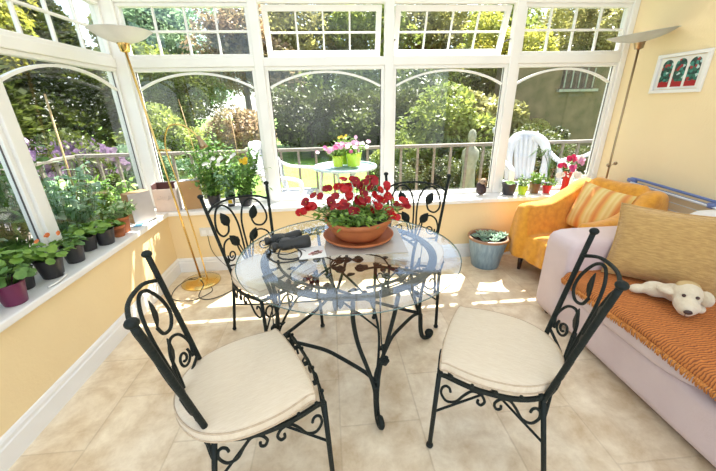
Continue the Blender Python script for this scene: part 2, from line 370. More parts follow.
def window(P, a, b, left=False, opened=False):
    # P maps (u along wall, d outward, z) to world
    wn[0] += 1
    def bx(mb, u0, u1, d0, d1, z0, z1):
        p, q = P(u0, d0, z0), P(u1, d1, z1)
        mb.box([min(i, j) for i, j in zip(p, q)], [max(i, j) for i, j in zip(p, q)])
    fr = MB(); t = .028
    for (u0, u1, z0, z1) in ((a, b, ST, ST+.045), (a, b, ZT0-t, ZT0), (a, a+t, ST+.045, ZT0-t), (b-t, b, ST+.045, ZT0-t)): bx(fr, u0, u1, .005, .06, z0, z1)
    if not opened:
        for (u0, u1, z0, z1) in ((a, b, ZT1, ZT1+t), (a, b, ZH-t, ZH), (a, a+t, ZT1+t, ZH-t), (b-t, b, ZT1+t, ZH-t)): bx(fr, u0, u1, .005, .06, z0, z1)
    w_ = struct(fr, 'window_%d' % wn[0], 'upvc', smooth=False, bevel=.004)
    g = MB(); bx(g, a+t, b-t, .032, .036, ST+.045, ZT0-t); g.build('pane', 'glass', w_, smooth=False)
    se = MB()
    for (u0, u1, z0, z1) in ((a+t, b-t, ST+.045, ST+.051), (a+t, a+t+.006, ST+.045, ZT0-t), (b-t-.006, b-t, ST+.045, ZT0-t)): bx(se, u0, u1, .025, .031, z0, z1)
    se.build('gasket', 'seal', w_, smooth=False)
    # arched spacer bar
    a1, b1 = a+t, b-t; n = 28; top = ZT0-t-.006; end = 1.668; hw = (b1-a1)/2; rise = top-end; R = (hw*hw+rise*rise)/(2*rise); arc = MB(); rows = []
    for i in range(n+1):
        th = -math.asin(hw/R)+2*math.asin(hw/R)*i/n; c = top-R
        rr = []
        for (dr, dd) in ((0, .02), (0, .045), (-.018, .045), (-.018, .02)):
            rr.append(V(P((a1+b1)/2+(R+dr)*math.sin(th), dd, c+(R+dr)*math.cos(th))))
        rows.append(rr)
    arc.sheet(rows, closed=True).build('arch_bar', 'upvc', w_, smooth=False)
    # top light
    if not opened:
        br = MB(); z = (ZT1+ZH)/2; bx(br, a+t, b-t, .02, .045, z-.008, z+.008)
        for k in range(1, 4):
            u = a+t+(b-a-2*t)*k/4; bx(br, u-.007, u+.007, .021, .044, ZT1+t, ZH-t)
        br.build('glazing_bar', 'upvc', w_, smooth=False)
        g = MB(); bx(g, a+t, b-t, .031, .035, ZT1+t, ZH-t); g.build('pane', 'glass', w_, smooth=False)
    else:
        # top-hung sash pushed outwards
        H = ZH-ZT1-.01; ang = math.radians(17)
        def Q(u, d, v):   # v measured down from hinge
            dd = d*math.cos(ang)+v*math.sin(ang); zz = ZH-.01-v*math.cos(ang)+d*math.sin(ang)
            return P(u, dd+.03, zz)
        def qb(mb, u0, u1, d0, d1, v0, v1):
            vs = [V(Q(*c)) for c in ((u0, d0, v0), (u1, d0, v0), (u1, d1, v0), (u0, d1, v0), (u0, d0, v1), (u1, d0, v1), (u1, d1, v1), (u0, d1, v1))]
            mb.add(vs, [(0, 3, 2, 1), (4, 5, 6, 7), (0, 1, 5, 4), (1, 2, 6, 5), (2, 3, 7, 6), (3, 0, 4, 7)])
        sa = MB(); s_ = .045; u0, u1 = a+.02, b-.02
        for q in ((u0, u1, 0, s_), (u0, u1, H-s_, H), (u0, u0+s_, s_, H-s_), (u1-s_, u1, s_, H-s_)): qb(sa, q[0], q[1], 0, .045, q[2], q[3])
        sh = sa.build('sash', 'upvc', w_, smooth=False, bevel=.004)
        br = MB(); qb(br, u0+s_, u1-s_, .012, .034, H*.52-.007, H*.52+.007)
        for k in range(1, 4):
            u = u0+s_+(u1-u0-2*s_)*k/4; qb(br, u-.007, u+.007, .013, .033, s_, H-s_)
        br.build('glazing_bar', 'upvc', sh, smooth=False)
        g = MB(); qb(g, u0+s_, u1-s_, .021, .025, s_, H-s_); g.build('pane', 'glass', sh, smooth=False)
        hd = MB(); um = (u0+u1)/2; qb(hd, um-.015, um+.045, -.022, 0, H-.030, H-.014); qb(hd, um-.012, um+.012, -.012, 0, H-.034, H-.008)
        hd.build('handle', 'white', sh, smooth=False, bevel=.003)
        st = MB()
        for u in (a+.012, b-.012): st.tube([P(u, .02, ZT1+.13), Q(u, .01, H*.72)], .006, 6)
        st.build('stay', 'seal', w_)
PB = lambda u, d, z: (u, GY+d, z)
PL = lambda u, d, z: (GX-d, u, z)
xs = [GX+.09]+MX+[XR-.055]
for i in range(4):
    a = xs[i]+(.04 if i else 0); b = xs[i+1]-(.04 if i < 3 else 0)
    window(PB, a, b, opened=i in (1, 2))
ys = [3.18]+MYL
for i in range(4): window(PL, ys[i+1]+.04, ys[i]-(.04 if i else 0))

# polycarbonate lean-to roof on white rafters
m = bpy.data.materials.new('opal_roof_sheet'); m.use_nodes = True; t = m.node_tree; t.nodes.remove(t.nodes['Principled BSDF'])
tr = t.nodes.new('ShaderNodeBsdfTranslucent'); tr.inputs[0].default_value = (.42, .42, .41, 1); tp = t.nodes.new('ShaderNodeBsdfTransparent'); tp.inputs[0].default_value = (.42, .44, .46, 1)
ms = t.nodes.new('ShaderNodeMixShader'); ms.inputs[0].default_value = .22; t.links.new(tr.outputs[0], ms.inputs[1]); t.links.new(tp.outputs[0], ms.inputs[2]); t.links.new(ms.outputs[0], t.nodes['Material Output'].inputs[0])
M['roof'] = m
zr = lambda y: 2.40+(3.30-y)*.26
mb = MB(); vs = [V((-1.95, 3.42, zr(3.42))), V((XR+.1, 3.42, zr(3.42))), V((XR+.1, YN, zr(YN))), V((-1.95, YN, zr(YN)))]
mb.add(vs+[v+V((0, 0, .016)) for v in vs], [(3, 2, 1, 0), (4, 5, 6, 7), (0, 1, 5, 4), (1, 2, 6, 5), (2, 3, 7, 6), (3, 0, 4, 7)])
struct(mb, 'ceiling', 'roof', smooth=False)
k = 16
for x in [-1.9, -1.1, -.35, .4, 1.15, 1.95, 2.72]:
    mb = MB(); vs = [V((x-.025, 3.4, zr(3.4)-.07)), V((x+.025, 3.4, zr(3.4)-.07)), V((x+.025, YN, zr(YN)-.07)), V((x-.025, YN, zr(YN)-.07))]
    mb.add(vs+[v+V((0, 0, .068)) for v in vs], [(3, 2, 1, 0), (4, 5, 6, 7), (0, 1, 5, 4), (1, 2, 6, 5), (2, 3, 7, 6), (3, 0, 4, 7)])
    struct(mb, 'trim_%d' % k, 'upvc', smooth=False); k += 1
# gable infill above the left windows
struct(MB().add([V((GX-.05, GY, ZH+.09)), V((GX-.05, YN, ZH+.09)), V((GX-.05, YN, zr(YN)-.07)), V((GX-.05, GY, zr(GY)-.07))], [(0, 1, 2, 3)]), 'trim_23', 'glass', smooth=False)

# ------------------------------------------------------------------ wrought iron chairs
wf, wb, wt, hs, dp, HT, rk = .232, .176, .238, .450, .387, .990, .098
def seat_outline(ins=0, n=56):
    ctrl = [(-.212, .20), (0, .215), (.212, .20), (.228, .165), (.248, .03), (.225, -.12), (.145, -.225), (0, -.272), (-.145, -.225), (-.225, -.12), (-.248, .03), (-.228, .165)]
    pts = cat([(x, y, 0) for x, y in ctrl], 5, True)
    return [p*(1-ins/.22) for p in pts]
def bk(u, v):      # chair-back plane: u across, v height
    t = (v-hs)/(HT-hs); return V((u, -dp/2-.008-rk*t-.062*max(0, 1-(u/(wb+(wt-wb)*t))**2), v))
def spiral(c, r0, r1, a0, a1, n=16):   # 2-D spiral points around c
    return [(c[0]+(r0+(r1-r0)*i/n)*math.cos(a0+(a1-a0)*i/n), c[1]+(r0+(r1-r0)*i/n)*math.sin(a0+(a1-a0)*i/n)) for i in range(n+1)]
def make_chair(label):
    R = thing('wrought_iron_chair', (0, 0, 0), 0, label, 'chair', 'wrought iron chairs around the glass table')
    for s in (-1, 1):
        pts = cat([bk(s*wb, hs-.02), bk(s*wb, hs+.02), bk(s*(wb+(wt-wb)*.45), .70), bk(s*wt, HT)], 6)
        o = MB().tube(pts, .0107, 10).build('back_post', 'iron', R)
        MB().ball(bk(s*wt, HT+.008), .0185, 14, (1, 1, .8)).build('finial', 'iron', o)
        l = MB().tube([bk(s*wb, hs-.02), V((s*(wb+.012), -dp/2-.04, .22)), V((s*(wb+.025), -dp/2-.075, .012))], .0105, 10).build('leg', 'iron', R)
        MB().ball((s*(wb+.025), -dp/2-.075, .013), .015, 12, (1, 1, .85)).build('foot', 'iron', l)
        l = MB().tube([V((s*(wf-.012), dp/2, hs-.01)), V((s*(wf-.004), dp/2+.012, .012))], .0105, 10).build('leg', 'iron', R)
        MB().ball((s*(wf-.004), dp/2+.012, .013), .017, 12, (1, 1, .85)).build('foot', 'iron', l)
    top = [bk(u, HT-.065+.012*math.cos(u/wt*PI/2)) for u in [wt*(-1+i/6)*.985 for i in range(13)]]
    top = cat([bk(-wt*.93, HT-.10), bk(-wt*.6, HT-.068), bk(0, HT-.058), bk(wt*.6, HT-.068), bk(wt*.93, HT-.10)], 6)
    MB().tube(top, .0075, 8).build('top_rail', 'iron', R)
    bt = cat([bk(-wb*1.06, .53), bk(-.08, .492), bk(0, .475), bk(.08, .492), bk(wb*1.06, .53)], 5)
    MB().tube(bt, .0065, 8).build('lower_rail', 'iron', R)
    sc = MB()
    for s in (-1, 1):
        st = [(.010, .477), (.012, .58), (.012, .70), (.018, .78), (.045, .86), (.095, .905), (.150, .89), (.185, .82), (.185, .755), (.150, .715), (.105, .725), (.088, .765)]
        sc.tube(cat([bk(s*u, v) for u, v in st], 6), .0068, 8)
        lo = [(.165, .545), (.185, .60), (.165, .665), (.115, .685), (.070, .65), (.055, .59), (.035, .52), (.015, .48)]
        sc.tube(cat([bk(s*u, v) for u, v in lo], 6), .0062, 8)
        sp = spiral((s*.125, .575), .042, .010, PI/2 if s > 0 else PI/2, (PI/2-3.3*PI)*1 if s > 0 else PI/2+3.3*PI, 26)
        sc.tube([bk(u, v) for u, v in [(s*.165, .545)]+sp[3:]], .0055, 7)
        sc.tube(cat([bk(s*.012, .49), bk(s*.025, .56), bk(s*.045, .62)], 5), .005, 7)
    sc.build('scrollwork', 'iron', R)
    for s in (-1, 1):
        for (u, v, du, dv, L, W) in ((.10, .745, .02, 1, .10, .048), (.085, .68, .5, 1, .095, .05)):
            if v > .7: u, v, du = .10, .745, .0
            else: u, v, du, dv, L = .078, .655, .12, 1, .0
            if L == 0:
                a = bk(s*.035, .60); L = .105; d = bk(s*.105, .69)-bk(s*.045, .60)
                a = bk(s*.045, .615)
            else:
                a = bk(s*.088, .762); d = bk(s*.125, .86)-a; L = .108
            lf = MB().leaf(a, d, V((0, 1, .2)), L, .066, .10, 0)
            lf.build('leaf', 'iron', R, solid=.004)
    ring = seat_outline(0)
    rg = MB(); g = [[p+V((0, 0, hs+.004)), p+V((0, 0, hs-.016)), p*.96+V((0, 0, hs-.016)), p*.96+V((0, 0, hs+.004))] for p in ring]; g.append(g[0])
    rg.sheet(g, True)
    for x in (-.12, 0, .12): rg.box((x-.012, -.22, hs-.004), (x+.012, .205, hs+.001))
    for i in range(0, len(ring), 3): rg.ball(ring[i]*.985+V((0, 0, hs+.006)), .009, 8)
    rg.build('seat_frame', 'iron', R, smooth=False)
    # scrolled aprons on four sides
    def apron(P0, P1):
        P0, P1 = V(P0), V(P1); e = P1-P0; L = e.length; e.normalize(); bow = V((e.y, -e.x, 0))*.03
        mb = MB()
        def W(u, z): return P0+e*(u*L)+bow*math.sin(u*PI)+V((0, 0, hs-.02-z))
        for s in (0, 1):
            f = (lambda u: u) if s == 0 else (lambda u: 1-u)
            p = [(.20, .045), (.16, .025), (.09, .03), (.055, .055), (.08, .10), (.16, .12), (.25, .095), (.32, .04), (.38, .012), (.44, .018), (.475, .045), (.45, .072), (.41, .066), (.405, .045)]
            p = [(.13, .060), (.115, .042), (.08, .038), (.045, .055), (.04, .09), (.10, .118), (.19, .10), (.26, .05), (.33, .014), (.41, .016), (.455, .045), (.43, .07), (.395, .065), (.395, .048)]
            mb.tube(cat([W(f(u), z) for u, z in p], 5), .0058, 7)
        return mb
    fl = [(-wf+.012, dp/2), (wf-.012, dp/2)]; rl = [(-wb, -dp/2-.02), (wb, -dp/2-.02)]
    for A, B in ((fl[1], fl[0]), (fl[0], rl[0]), (rl[0], rl[1]), (rl[1], fl[1])):
        apron((*A, 0), (*B, 0)).build('apron_scroll', 'iron', R)
    for s in (-1, 1):
        MB().tube([V((s*(wf-.008), dp/2+.006, .225)), V((0, -.02, .232+.009*s)), V((-s*(wb+.012), -dp/2-.04, .225))], .0058, 7).build('stretcher', 'iron', R)
    return R
def make_cushion(label):
    R = thing('seat_cushion', (0, 0, 0), 0, label, 'cushion', 'woven cushions on the wrought iron chairs')
    ring = seat_outline(.005); rows = []
    for (k, z) in ((.0, .0), (.5, .001), (.97, .001), (.995, .006), (1.0, .022), (.998, .037), (.985, .0425), (.94, .0465), (.8, .049), (.5, .052), (.0, .053)):
        rows.append([V((p.x*k, p.y*k, z)) for p in ring])
    b = MB().sheet(rows, True).build('cover', 'cushion', R)
    pp = MB()
    for z, k in ((.041, .992), (.006, .997)): pp.tube([V((p.x*k, p.y*k, z)) for p in ring], .0035, 6, closed=True)
    pp.build('piping', 'cushion_side', R)
    return R
poses = [((.690, 1.118), 1.035, 'black wrought iron chair with leaf scroll back in front of the lilac sofa', 'beige striped-weave cushion on the chair in front of the sofa, dappled by window light'),
         ((-.335, 1.066), -1.18, 'black wrought iron chair with leaf scroll back nearest the left wall and baseboard', 'plain beige cushion on the chair nearest the left wall'),
         ((-.425, 1.968), -2.362, 'black wrought iron chair beyond the table beside the brass floor lamp base', 'beige cushion under the glass on the chair beside the binoculars'),
         ((.549, 2.153), 2.799, 'black wrought iron chair beyond the table, behind the red flowers, facing the viewer', 'beige cushion under the glass on the chair behind the red flowers')]
ch = cu = None
for (xy, th, la, lc) in poses:
    if ch is None: ch = make_chair(la); ch.location = (*xy, 0); ch.rotation_euler = (0, 0, th); cu = make_cushion(lc); cu.location = (*xy, hs+.016); cu.rotation_euler = (0, 0, th)
    else:
        c_ = dup(ch, (*xy, 0), th, la)
        if th > -1.3 and th < -1: xy, th = (-.372, 1.036), -1.10
        dup(cu, (*xy, hs+.016), th, lc)

# ------------------------------------------------------------------ glass table
TC = V((.078, 1.672, 0)); TR = .607; TZ = .745
T = thing('round_glass_table', TC, 0, 'round glass topped dining table on black wrought iron base with vines and roses', 'table')
g = MB(); g.lathe([(0, TZ-.010), (TR-.02, TZ-.010), (TR-.004, TZ-.008), (TR-.001, TZ-.004), (TR-.022, TZ), (0, TZ)], n=128); top = g.build('glass_top', 'tglass', T, smooth=False)
g = MB(); g.lathe([(TR-.003, TZ-.0095), (TR+.001, TZ-.008), (TR+.002, TZ-.005), (TR+.0005, TZ-.003)], n=128, caps=False); g.build('polished_edge', 'gedge', T)
def band(r, z0, z1, th=.006, n=96):
    m_ = MB(); rows = []
    for k_ in range(n+1):
        a = 2*PI*k_/n; rows.append([V(((r+q)*math.cos(a), (r+q)*math.sin(a), z)) for q, z in ((0, z0), (th, z0), (th, z1), (0, z1))])
    return m_.sheet(rows, True)
band(.442, .722, .733, .042).build('outer_ring', 'iron', T, smooth=False)
for a0_ in (8, 98, 188, 278):
    MB().tube([(.392*math.cos(math.radians(a0_+k_*64/16)), .392*math.sin(math.radians(a0_+k_*64/16)), .726) for k_ in range(17)], .0075, 8).build('inner_arc', 'iron', T)
sp = MB()
for k_ in range(16):
    a = math.radians((8, 98, 188, 278)[k_//4]+11+14*(k_ % 4))
    q = [(.389, a-.03), (.40, a+.0), (.42, a+.02), (.44, a+.02), (.456, a+.01)]
    sp.tube(cat([(r*math.cos(b), r*math.sin(b), .722) for r, b in q], 4), .007, 6)
sp.build('ring_scrollwork', 'iron', T)
for k_ in range(16):
    a = 2*PI*k_/16+.1
    if k_ % 4 == 0: MB().lathe([(.0, .733), (.012, .733), (.012, .735), (0, .735)], (.434*math.cos(a), .434*math.sin(a), 0), 12).build('glass_pad', 'black', T)
def rose(p, nrm, R=.03):
    mb = MB(); p = V(p); nrm = V(nrm).normalized(); a = nrm.orthogonal().normalized(); b = nrm.cross(a)
    for ring_, (rr, up, k2, sz) in enumerate(((.95, .0, 6, .52), (.6, .35, 5, .45), (.28, .6, 4, .36))):
        for i in range(k2):
            t_ = 2*PI*i/k2+ring_*.5; c = p+(a*math.cos(t_)+b*math.sin(t_))*R*rr*.7+nrm*R*up
            mb.ball(c, R*sz, 8, (1, 1, .45), (nrm+(a*math.cos(t_)+b*math.sin(t_))*(-.8)).to_track_quat('Z', 'Y').to_matrix().to_4x4())
    mb.ball(p+nrm*R*.7, R*.22, 8)
    return mb
A0 = math.radians(-79)
for k_ in range(4):
    a = A0+k_*PI/2; er = V((math.cos(a), math.sin(a), 0)); et = V((-math.sin(a), math.cos(a), 0)); Z = V((0, 0, 1))
    lg = MB()
    for s in (-1, 1):
        lg.tube(cat([er*.47+et*s*.105+Z*.715, er*.445+et*s*.100+Z*.60, er*.43+et*s*.075+Z*.45, er*.445+et*s*.030+Z*.29, er*.470+et*s*.009+Z*.20, er*.478+et*s*.004+Z*.13], 6), .0105, 8)
    lg.tube(cat([er*.47+Z*.21, er*.475+Z*.12, er*.485+Z*.055, er*.503+Z*.02, er*.533+Z*.014, er*.556+Z*.030, er*.556+Z*.055, er*.536+Z*.064, er*.524+Z*.048], 6), [.015]*30+[.0155]*19, 10)
    L_ = lg.build('leg', 'iron', T)
    MB().ball(er*.53+Z*.046, .017, 10).build('curled_toe', 'iron', L_)
    a2 = a+PI/2; e2 = V((math.cos(a2), math.sin(a2), 0)); em = (er+e2).normalized()
    MB().tube(cat([er*.465+Z*.225, er*.40+e2*.03+Z*.235, er*.27+e2*.13+Z*.245, em*.275+Z*.248, e2*.27+er*.13+Z*.245, e2*.40+er*.03+Z*.235, e2*.465+Z*.225], 7), .0105, 8).build('curved_brace', 'iron', T)
    vn = MB()
    main = cat([er*.46+Z*.215, er*.42+et*.03+Z*.34, er*.36+et*.05+Z*.46, er*.27+et*.04+Z*.56, er*.15+et*-.02+Z*.62, er*.05-et*.06+Z*.64], 6)
    vn.tube(main, .0065, 7)
    vn.tube(cat([er*.36+et*.05+Z*.46, er*.36-et*.02+Z*.54, er*.33-et*.09+Z*.60, er*.25-et*.15+Z*.63], 5), .005, 7)
    vn.tube(cat([er*.27+et*.04+Z*.56, er*.24+et*.11+Z*.61, er*.17+et*.16+Z*.62], 5), .005, 7)
    v_ = vn.build('vine', 'iron', T)
    for (p, d) in ((er*.41+et*.035+Z*.37, et+Z*.5), (er*.35-et*.03+Z*.555, -et+Z*.4), (er*.25+et*.10+Z*.60, et+er*.6), (er*.20+Z*.60, -et-er*.2), (er*.29-et*.12+Z*.615, er-et*.3), (er*.10-et*.04+Z*.635, et*1+er*-.6)):
        MB().leaf(p, d, Z, .062, .036, .12, .1).build('leaf', 'iron', v_, solid=.003)
    for (p, nn, R_) in ((er*.455+et*.045+Z*.345, er+Z*.3, .026), (er*.245-et*.155+Z*.64, Z+er*.2, .028), (er*.16+et*.165+Z*.63, Z, .024), (er*.045-et*.065+Z*.65, Z, .030)):
        rose(p, nn, R_).build('rose', 'iron', v_)
    MB().tube(cat([er*.46+et*.04+Z*.355, er*.455+et*.03+Z*.5, er*.465+et*.02+Z*.715], 4), .003, 6).build('tendril', 'iron', v_)

# ------------------------------------------------------------------ things on the table
o = MB().box((-.23, -.2, 0), (.23, .2, .004)).build('placemat', 'paper', smooth=False, loc=(.175, 1.80, TZ+.001)); o.rotation_euler = (0, 0, -.03)
M['mat'] = mat('pale_placemat', (.50, .46, .40), .25, col2=(.42, .38, .33), nscale=5)
o.data.materials[0] = M['mat']; tag(o, 'thin pale rectangular placemat under the terracotta saucer', 'placemat')
bw = V((.145, 1.83, TZ+.0055))
o = MB().lathe([(0, 0), (.15, 0), (.165, .006), (.205, .022), (.212, .034), (.207, .037), (.198, .030), (.16, .012), (0, .010)], n=64).build('saucer', 'terra'); o.location = bw; tag(o, 'wide terracotta saucer under the bowl of red flowers', 'saucer')
P = thing('flower_bowl', bw+V((0, 0, .012)), 0, 'terracotta bowl planted with a mass of red geraniums on the glass table', 'potted plant')
MB().lathe([(0, 0), (.115, 0), (.125, .004), (.155, .035), (.180, .080), (.185, .098), (.193, .100), (.200, .108), (.200, .124), (.194, .128), (.184, .126), (.180, .105), (.16, .09), (0, .09)], n=64).build('bowl', 'terra', P)
MB().lathe([(0, .112), (.1, .111), (.178, .106)], n=32).build('soil', 'soil', P)
random.seed(11)
stm = MB(); lv = MB()
for i in range(80):
    a = random.random()*2*PI; r = .17*math.sqrt(random.random()); b = V((r*math.cos(a)*.8, r*math.sin(a)*.8, .108)); sprd = 1.35 if r > .1 else 1
    t_ = V((r*math.cos(a)*sprd*1.25, r*math.sin(a)*sprd*1.1, .108+random.uniform(.03, .13)*(1.25-r/.25)))
    stm.tube([b, (b+t_)/2+V((0, 0, .015)), t_], .0022, 5)
    for q in range(9):
        u = random.random(); p = b.lerp(t_, u)+V((random.gauss(0, .018), random.gauss(0, .018), random.gauss(0, .012)))
        lv.leaf(p, V((random.gauss(0, 1), random.gauss(0, 1), random.gauss(.1, .4))), V((random.gauss(0, .4), random.gauss(0, .4), 1)), random.uniform(.025, .045), random.uniform(.014, .024), .1, .2)
stm.build('stems', 'leaf_mid', P); lv.build('foliage', 'leaf_bright', P)
def img(px, py, y):     # direction of a spot seen from the doorway at depth y
    c = V(((px-358)/325.56, -(py-235.5)/325.56, -1)); d = Rm @ c; return V((0, 0, 1.5))+d*(y/d.y)
heads = [(300, 214, 1.72), (306, 202, 1.74), (317, 197, 1.78), (313, 209, 1.72), (338, 186, 1.88), (345, 190, 1.85), (336, 195, 1.80), (349, 198, 1.80), (356, 181, 1.92), (364, 183, 1.92), (372, 186, 1.90), (340, 204, 1.74),
         (334, 208, 1.72), (346, 208, 1.72), (357, 201, 1.78), (364, 203, 1.76), (374, 197, 1.84), (380, 190, 1.90), (372, 206, 1.74), (384, 200, 1.82), (393, 199, 1.85), (398, 203, 1.82), (391, 212, 1.74), (395, 217, 1.70), (407, 204, 1.84), (329, 200, 1.86), (350, 187, 1.95),
         (362, 192, 1.86), (379, 207, 1.78), (342, 180, 1.97), (370, 178, 2.0), (387, 186, 1.95), (326, 190, 1.92), (353, 211, 1.70)]
heads += [(351, 194, 1.84), (360, 188, 1.95), (343, 187, 1.90), (367, 199, 1.80), (388, 195, 1.88), (331, 203, 1.78), (376, 183, 1.96), (353, 180, 1.96), (403, 201, 1.86), (309, 206, 1.73)]
for (px, py, y) in heads:
    c = img(px, py, y+.04)-P.location; fl = MB(); nn = (V((0, -1.2, 1.0))+V((random.gauss(0, .5), random.gauss(0, .4), random.gauss(0, .3))))
    R_ = random.uniform(.019, .026)
    for j in range(3 if random.random() < .6 else 2):
        fl.flower(c+V((random.gauss(0, .010), random.gauss(0, .008), random.gauss(0, .010))), nn+V((random.gauss(0, .5), 0, random.gauss(0, .5))), R_, 5, .3, 1.05)
    f_ = fl.build('flower', 'red_petal' if random.random() < .6 else 'deep_red_petal', P)
    MB().ball(c+nn.normalized()*.006, .0032, 6).build('flower_eye', 'yellow_petal', f_)
    st_ = MB().tube([c*1.0-V((0, 0, .004)), V((c.x*.8, c.y*.8, c.z-.03)), V((c.x*.55, c.y*.55, .108))], .0018, 5); st_.build('flower_stem', 'leaf_mid', f_)
# binoculars
B = thing('binoculars', (-.285, 1.745, TZ+.001), .33, 'black binoculars with neck strap lying on the glass table', 'binoculars')
for s, off in ((1, .0), (-1, .02)):
    Mr = Matrix.Rotation(PI/2, 4, 'Y')
    pr = [(0, -.085), (.017, -.085), (.019, -.08), (.019, -.065), (.014, -.062), (.014, -.052), (.024, -.045), (.026, -.03), (.026, .0), (.023, .012), (.026, .03), (.030, .06), (.031, .085), (.028, .088), (.026, .08), (0, .078)]
    b_ = MB().lathe(pr, (off, s*.040, .033), 24, Mr).build('barrel', 'black', B)
    MB().lathe([(0, .079), (.025, .081)], (off, s*.040, .033), 24, Mr).build('lens', 'lens', b_)
    MB().sbox((off-.022, s*.034, .034), (.024, .024, .026), 5, 6).build('prism_housing', 'black', B)
MB().tube([(-.035, 0, .04), (.055, 0.004, .04)], .008, 10).build('hinge', 'black', B)
MB().tube([(-.022, 0, .05), (.002, 0, .05)], .012, 14).build('focus_wheel', 'black', B)
st = cat([(-.03, -.06, .03), (-.05, -.10, .005), (.0, -.145, .004), (.07, -.12, .004), (.06, -.07, .006), (-.02, -.09, .008), (-.07, -.02, .006), (-.06, .05, .006), (-.03, .06, .03)], 7)
MB().tube(st, .0045, 6, flat=.5).build('neck_strap', 'black', B)
st = cat([(.02, -.065, .03), (.05, -.10, .010), (.02, -.16, .004), (-.06, -.15, .003), (-.09, -.09, .004)], 7)
MB().tube(st, .0045, 6, flat=.5).build('neck_strap', 'black', B); B.scale = (1.22, 1.22, 1.22)
# napkin with flower print
N_ = thing('paper_napkin', (-.13, 1.655, TZ+.002), .12, 'folded white paper napkin printed with pink and brown butterflies beside the binoculars', 'napkin')
MB().box((-.075, -.075, 0), (.075, .075, .004)).build('folded_sheet', 'paper', N_, smooth=False, bevel=.001)
MB().box((-.07, -.076, .0042), (.074, .070, .0075)).build('folded_sheet', 'paper', N_, smooth=False, bevel=.001)
for (x, y, c_, r_) in ((.015, -.012, 'pinkprint', .013), (.034, -.028, 'brownprint', .012), (-.004, -.028, 'pinkprint', .010), (.028, .001, 'brownprint', .009), (.010, -.040, 'brownprint', .008), (.046, -.008, 'pinkprint', .009)):
    mb = MB()
    for s in (-1, 1): mb.lathe([(0, .0077), (r_, .0077)], (x+s*r_*.8, y+s*r_*.35, 0), 10); 
    mb.build('print', c_, N_)

# ------------------------------------------------------------------ floor lamps
def torchiere(loc, rz, label, metal, shade, tilt, lean, reader):
    L = thing('floor_lamp', loc, rz, label, 'floor lamp')
    MB().lathe([(0, 0), (.165, 0), (.170, .006), (.166, .016), (.12, .026), (.04, .032), (.022, .045), (.012, .05)], n=48).build('base', metal, L)
    tp_ = V((lean[0], lean[1], 1.90))
    MB().tube([V((0, 0, .04)), tp_], .0085, 12).build('pole', metal, L)
    Mt = Euler((tilt[0], tilt[1], 0)).to_matrix().to_4x4()
    MB().lathe([(.008, -.02), (.03, -.012), (.038, .03), (.05, .05), (.046, .052), (.02, .03)], tp_, 24, Mt).build('shade_holder', metal, L)
    sh = MB().lathe([(a_*(1.0 if reader else 1.2), .03+(b_-.03)*(.95 if reader else .75)) for a_, b_ in ((0, .035), (.045, .04), (.10, .058), (.150, .085), (.188, .118), (.197, .121), (.190, .124), (.147, .091), (.10, .066), (.045, .048), (0, .045))], tp_, 56, Mt).build('lamp_shade', shade, L)
    if reader:
        ar = cat([V((.06, 0, .03)), V((.04, -.02, .5)), V((.0, -.03, .95)), V((-.03, -.03, 1.22)), V((.03, -.05, 1.37)), V((.13, -.06, 1.39)), V((.21, -.07, 1.34)), V((.25, -.07, 1.29))], 7)
        MB().tube(ar, .0062, 10).build('reading_arm', metal, L)
        Mq = (V((.35, -.05, -.94)).normalized()).to_track_quat('Z', 'Y').to_matrix().to_4x4()
        MB().lathe([(0, -.01), (.016, -.01), (.018, .02), (.030, .06), (.034, .085), (.031, .085), (.024, .05), (0, .02)], (.25, -.07, 1.295), 24, Mq).build('reading_shade', 'antique', L)
    return L
l1 = torchiere((-1.255, 2.775, 0), 0, 'brass floor lamp with white bowl shade and curved reading arm in the left corner', 'brass', 'shade', (.0, .0), (-.165, .0), True)
MB().tube([(.0, -.02, 1.2), (-.105, 0, 1.2)], .008, 8).build('clamp', 'brass', l1)
l2 = torchiere((2.60, 2.85, 0), 0, 'slim antique brass floor lamp with pale glass dish shade beside the right wall', 'antique', 'shade2', (.02, -.13), (-.03, .0), False)
l2s = MB()
for (dx, dz) in ((-.035, .94), (.03, .955)): l2s.ball((dx, -.01, dz), .017, 8); l2s.tube([(dx, -.01, dz), (0, 0, dz-.02)], .004, 6)
l2s.build('dimmer_knob', 'antique', l2)
random.seed(3)
cb = cat([(-1.16, 2.70, .012), (-1.10, 2.58, .006), (-1.22, 2.45, .006), (-1.40, 2.50, .006), (-1.44, 2.70, .006), (-1.33, 2.80, .035), (-1.20, 2.68, .035), (-1.18, 2.50, .006), (-1.05, 2.46, .006), (-.9, 2.62, .006), (-.86, 2.86, .006), (-1.05, 2.985, .02), (-1.18, 2.985, .2), (-1.2, 2.985, .38)], 8)
o = MB().tube(cb, .0035, 6).build('power_cord', 'black'); tag(o, 'thin black power cord looped over the brass lamp base', 'cord')
so = thing('wall_socket', (-1.2, YB, .41), 0, 'white electrical socket on the yellow wall behind the brass lamp', 'socket')
MB().box((-.073, -.010, -.043), (.073, 0, .043)).build('face_plate', 'brushed', so, smooth=False, bevel=.003)
for s in (-1, 1): MB().box((s*.035-.02, -.013, -.022), (s*.035+.02, -.010, .018)).build('outlet', 'white', so, smooth=False)

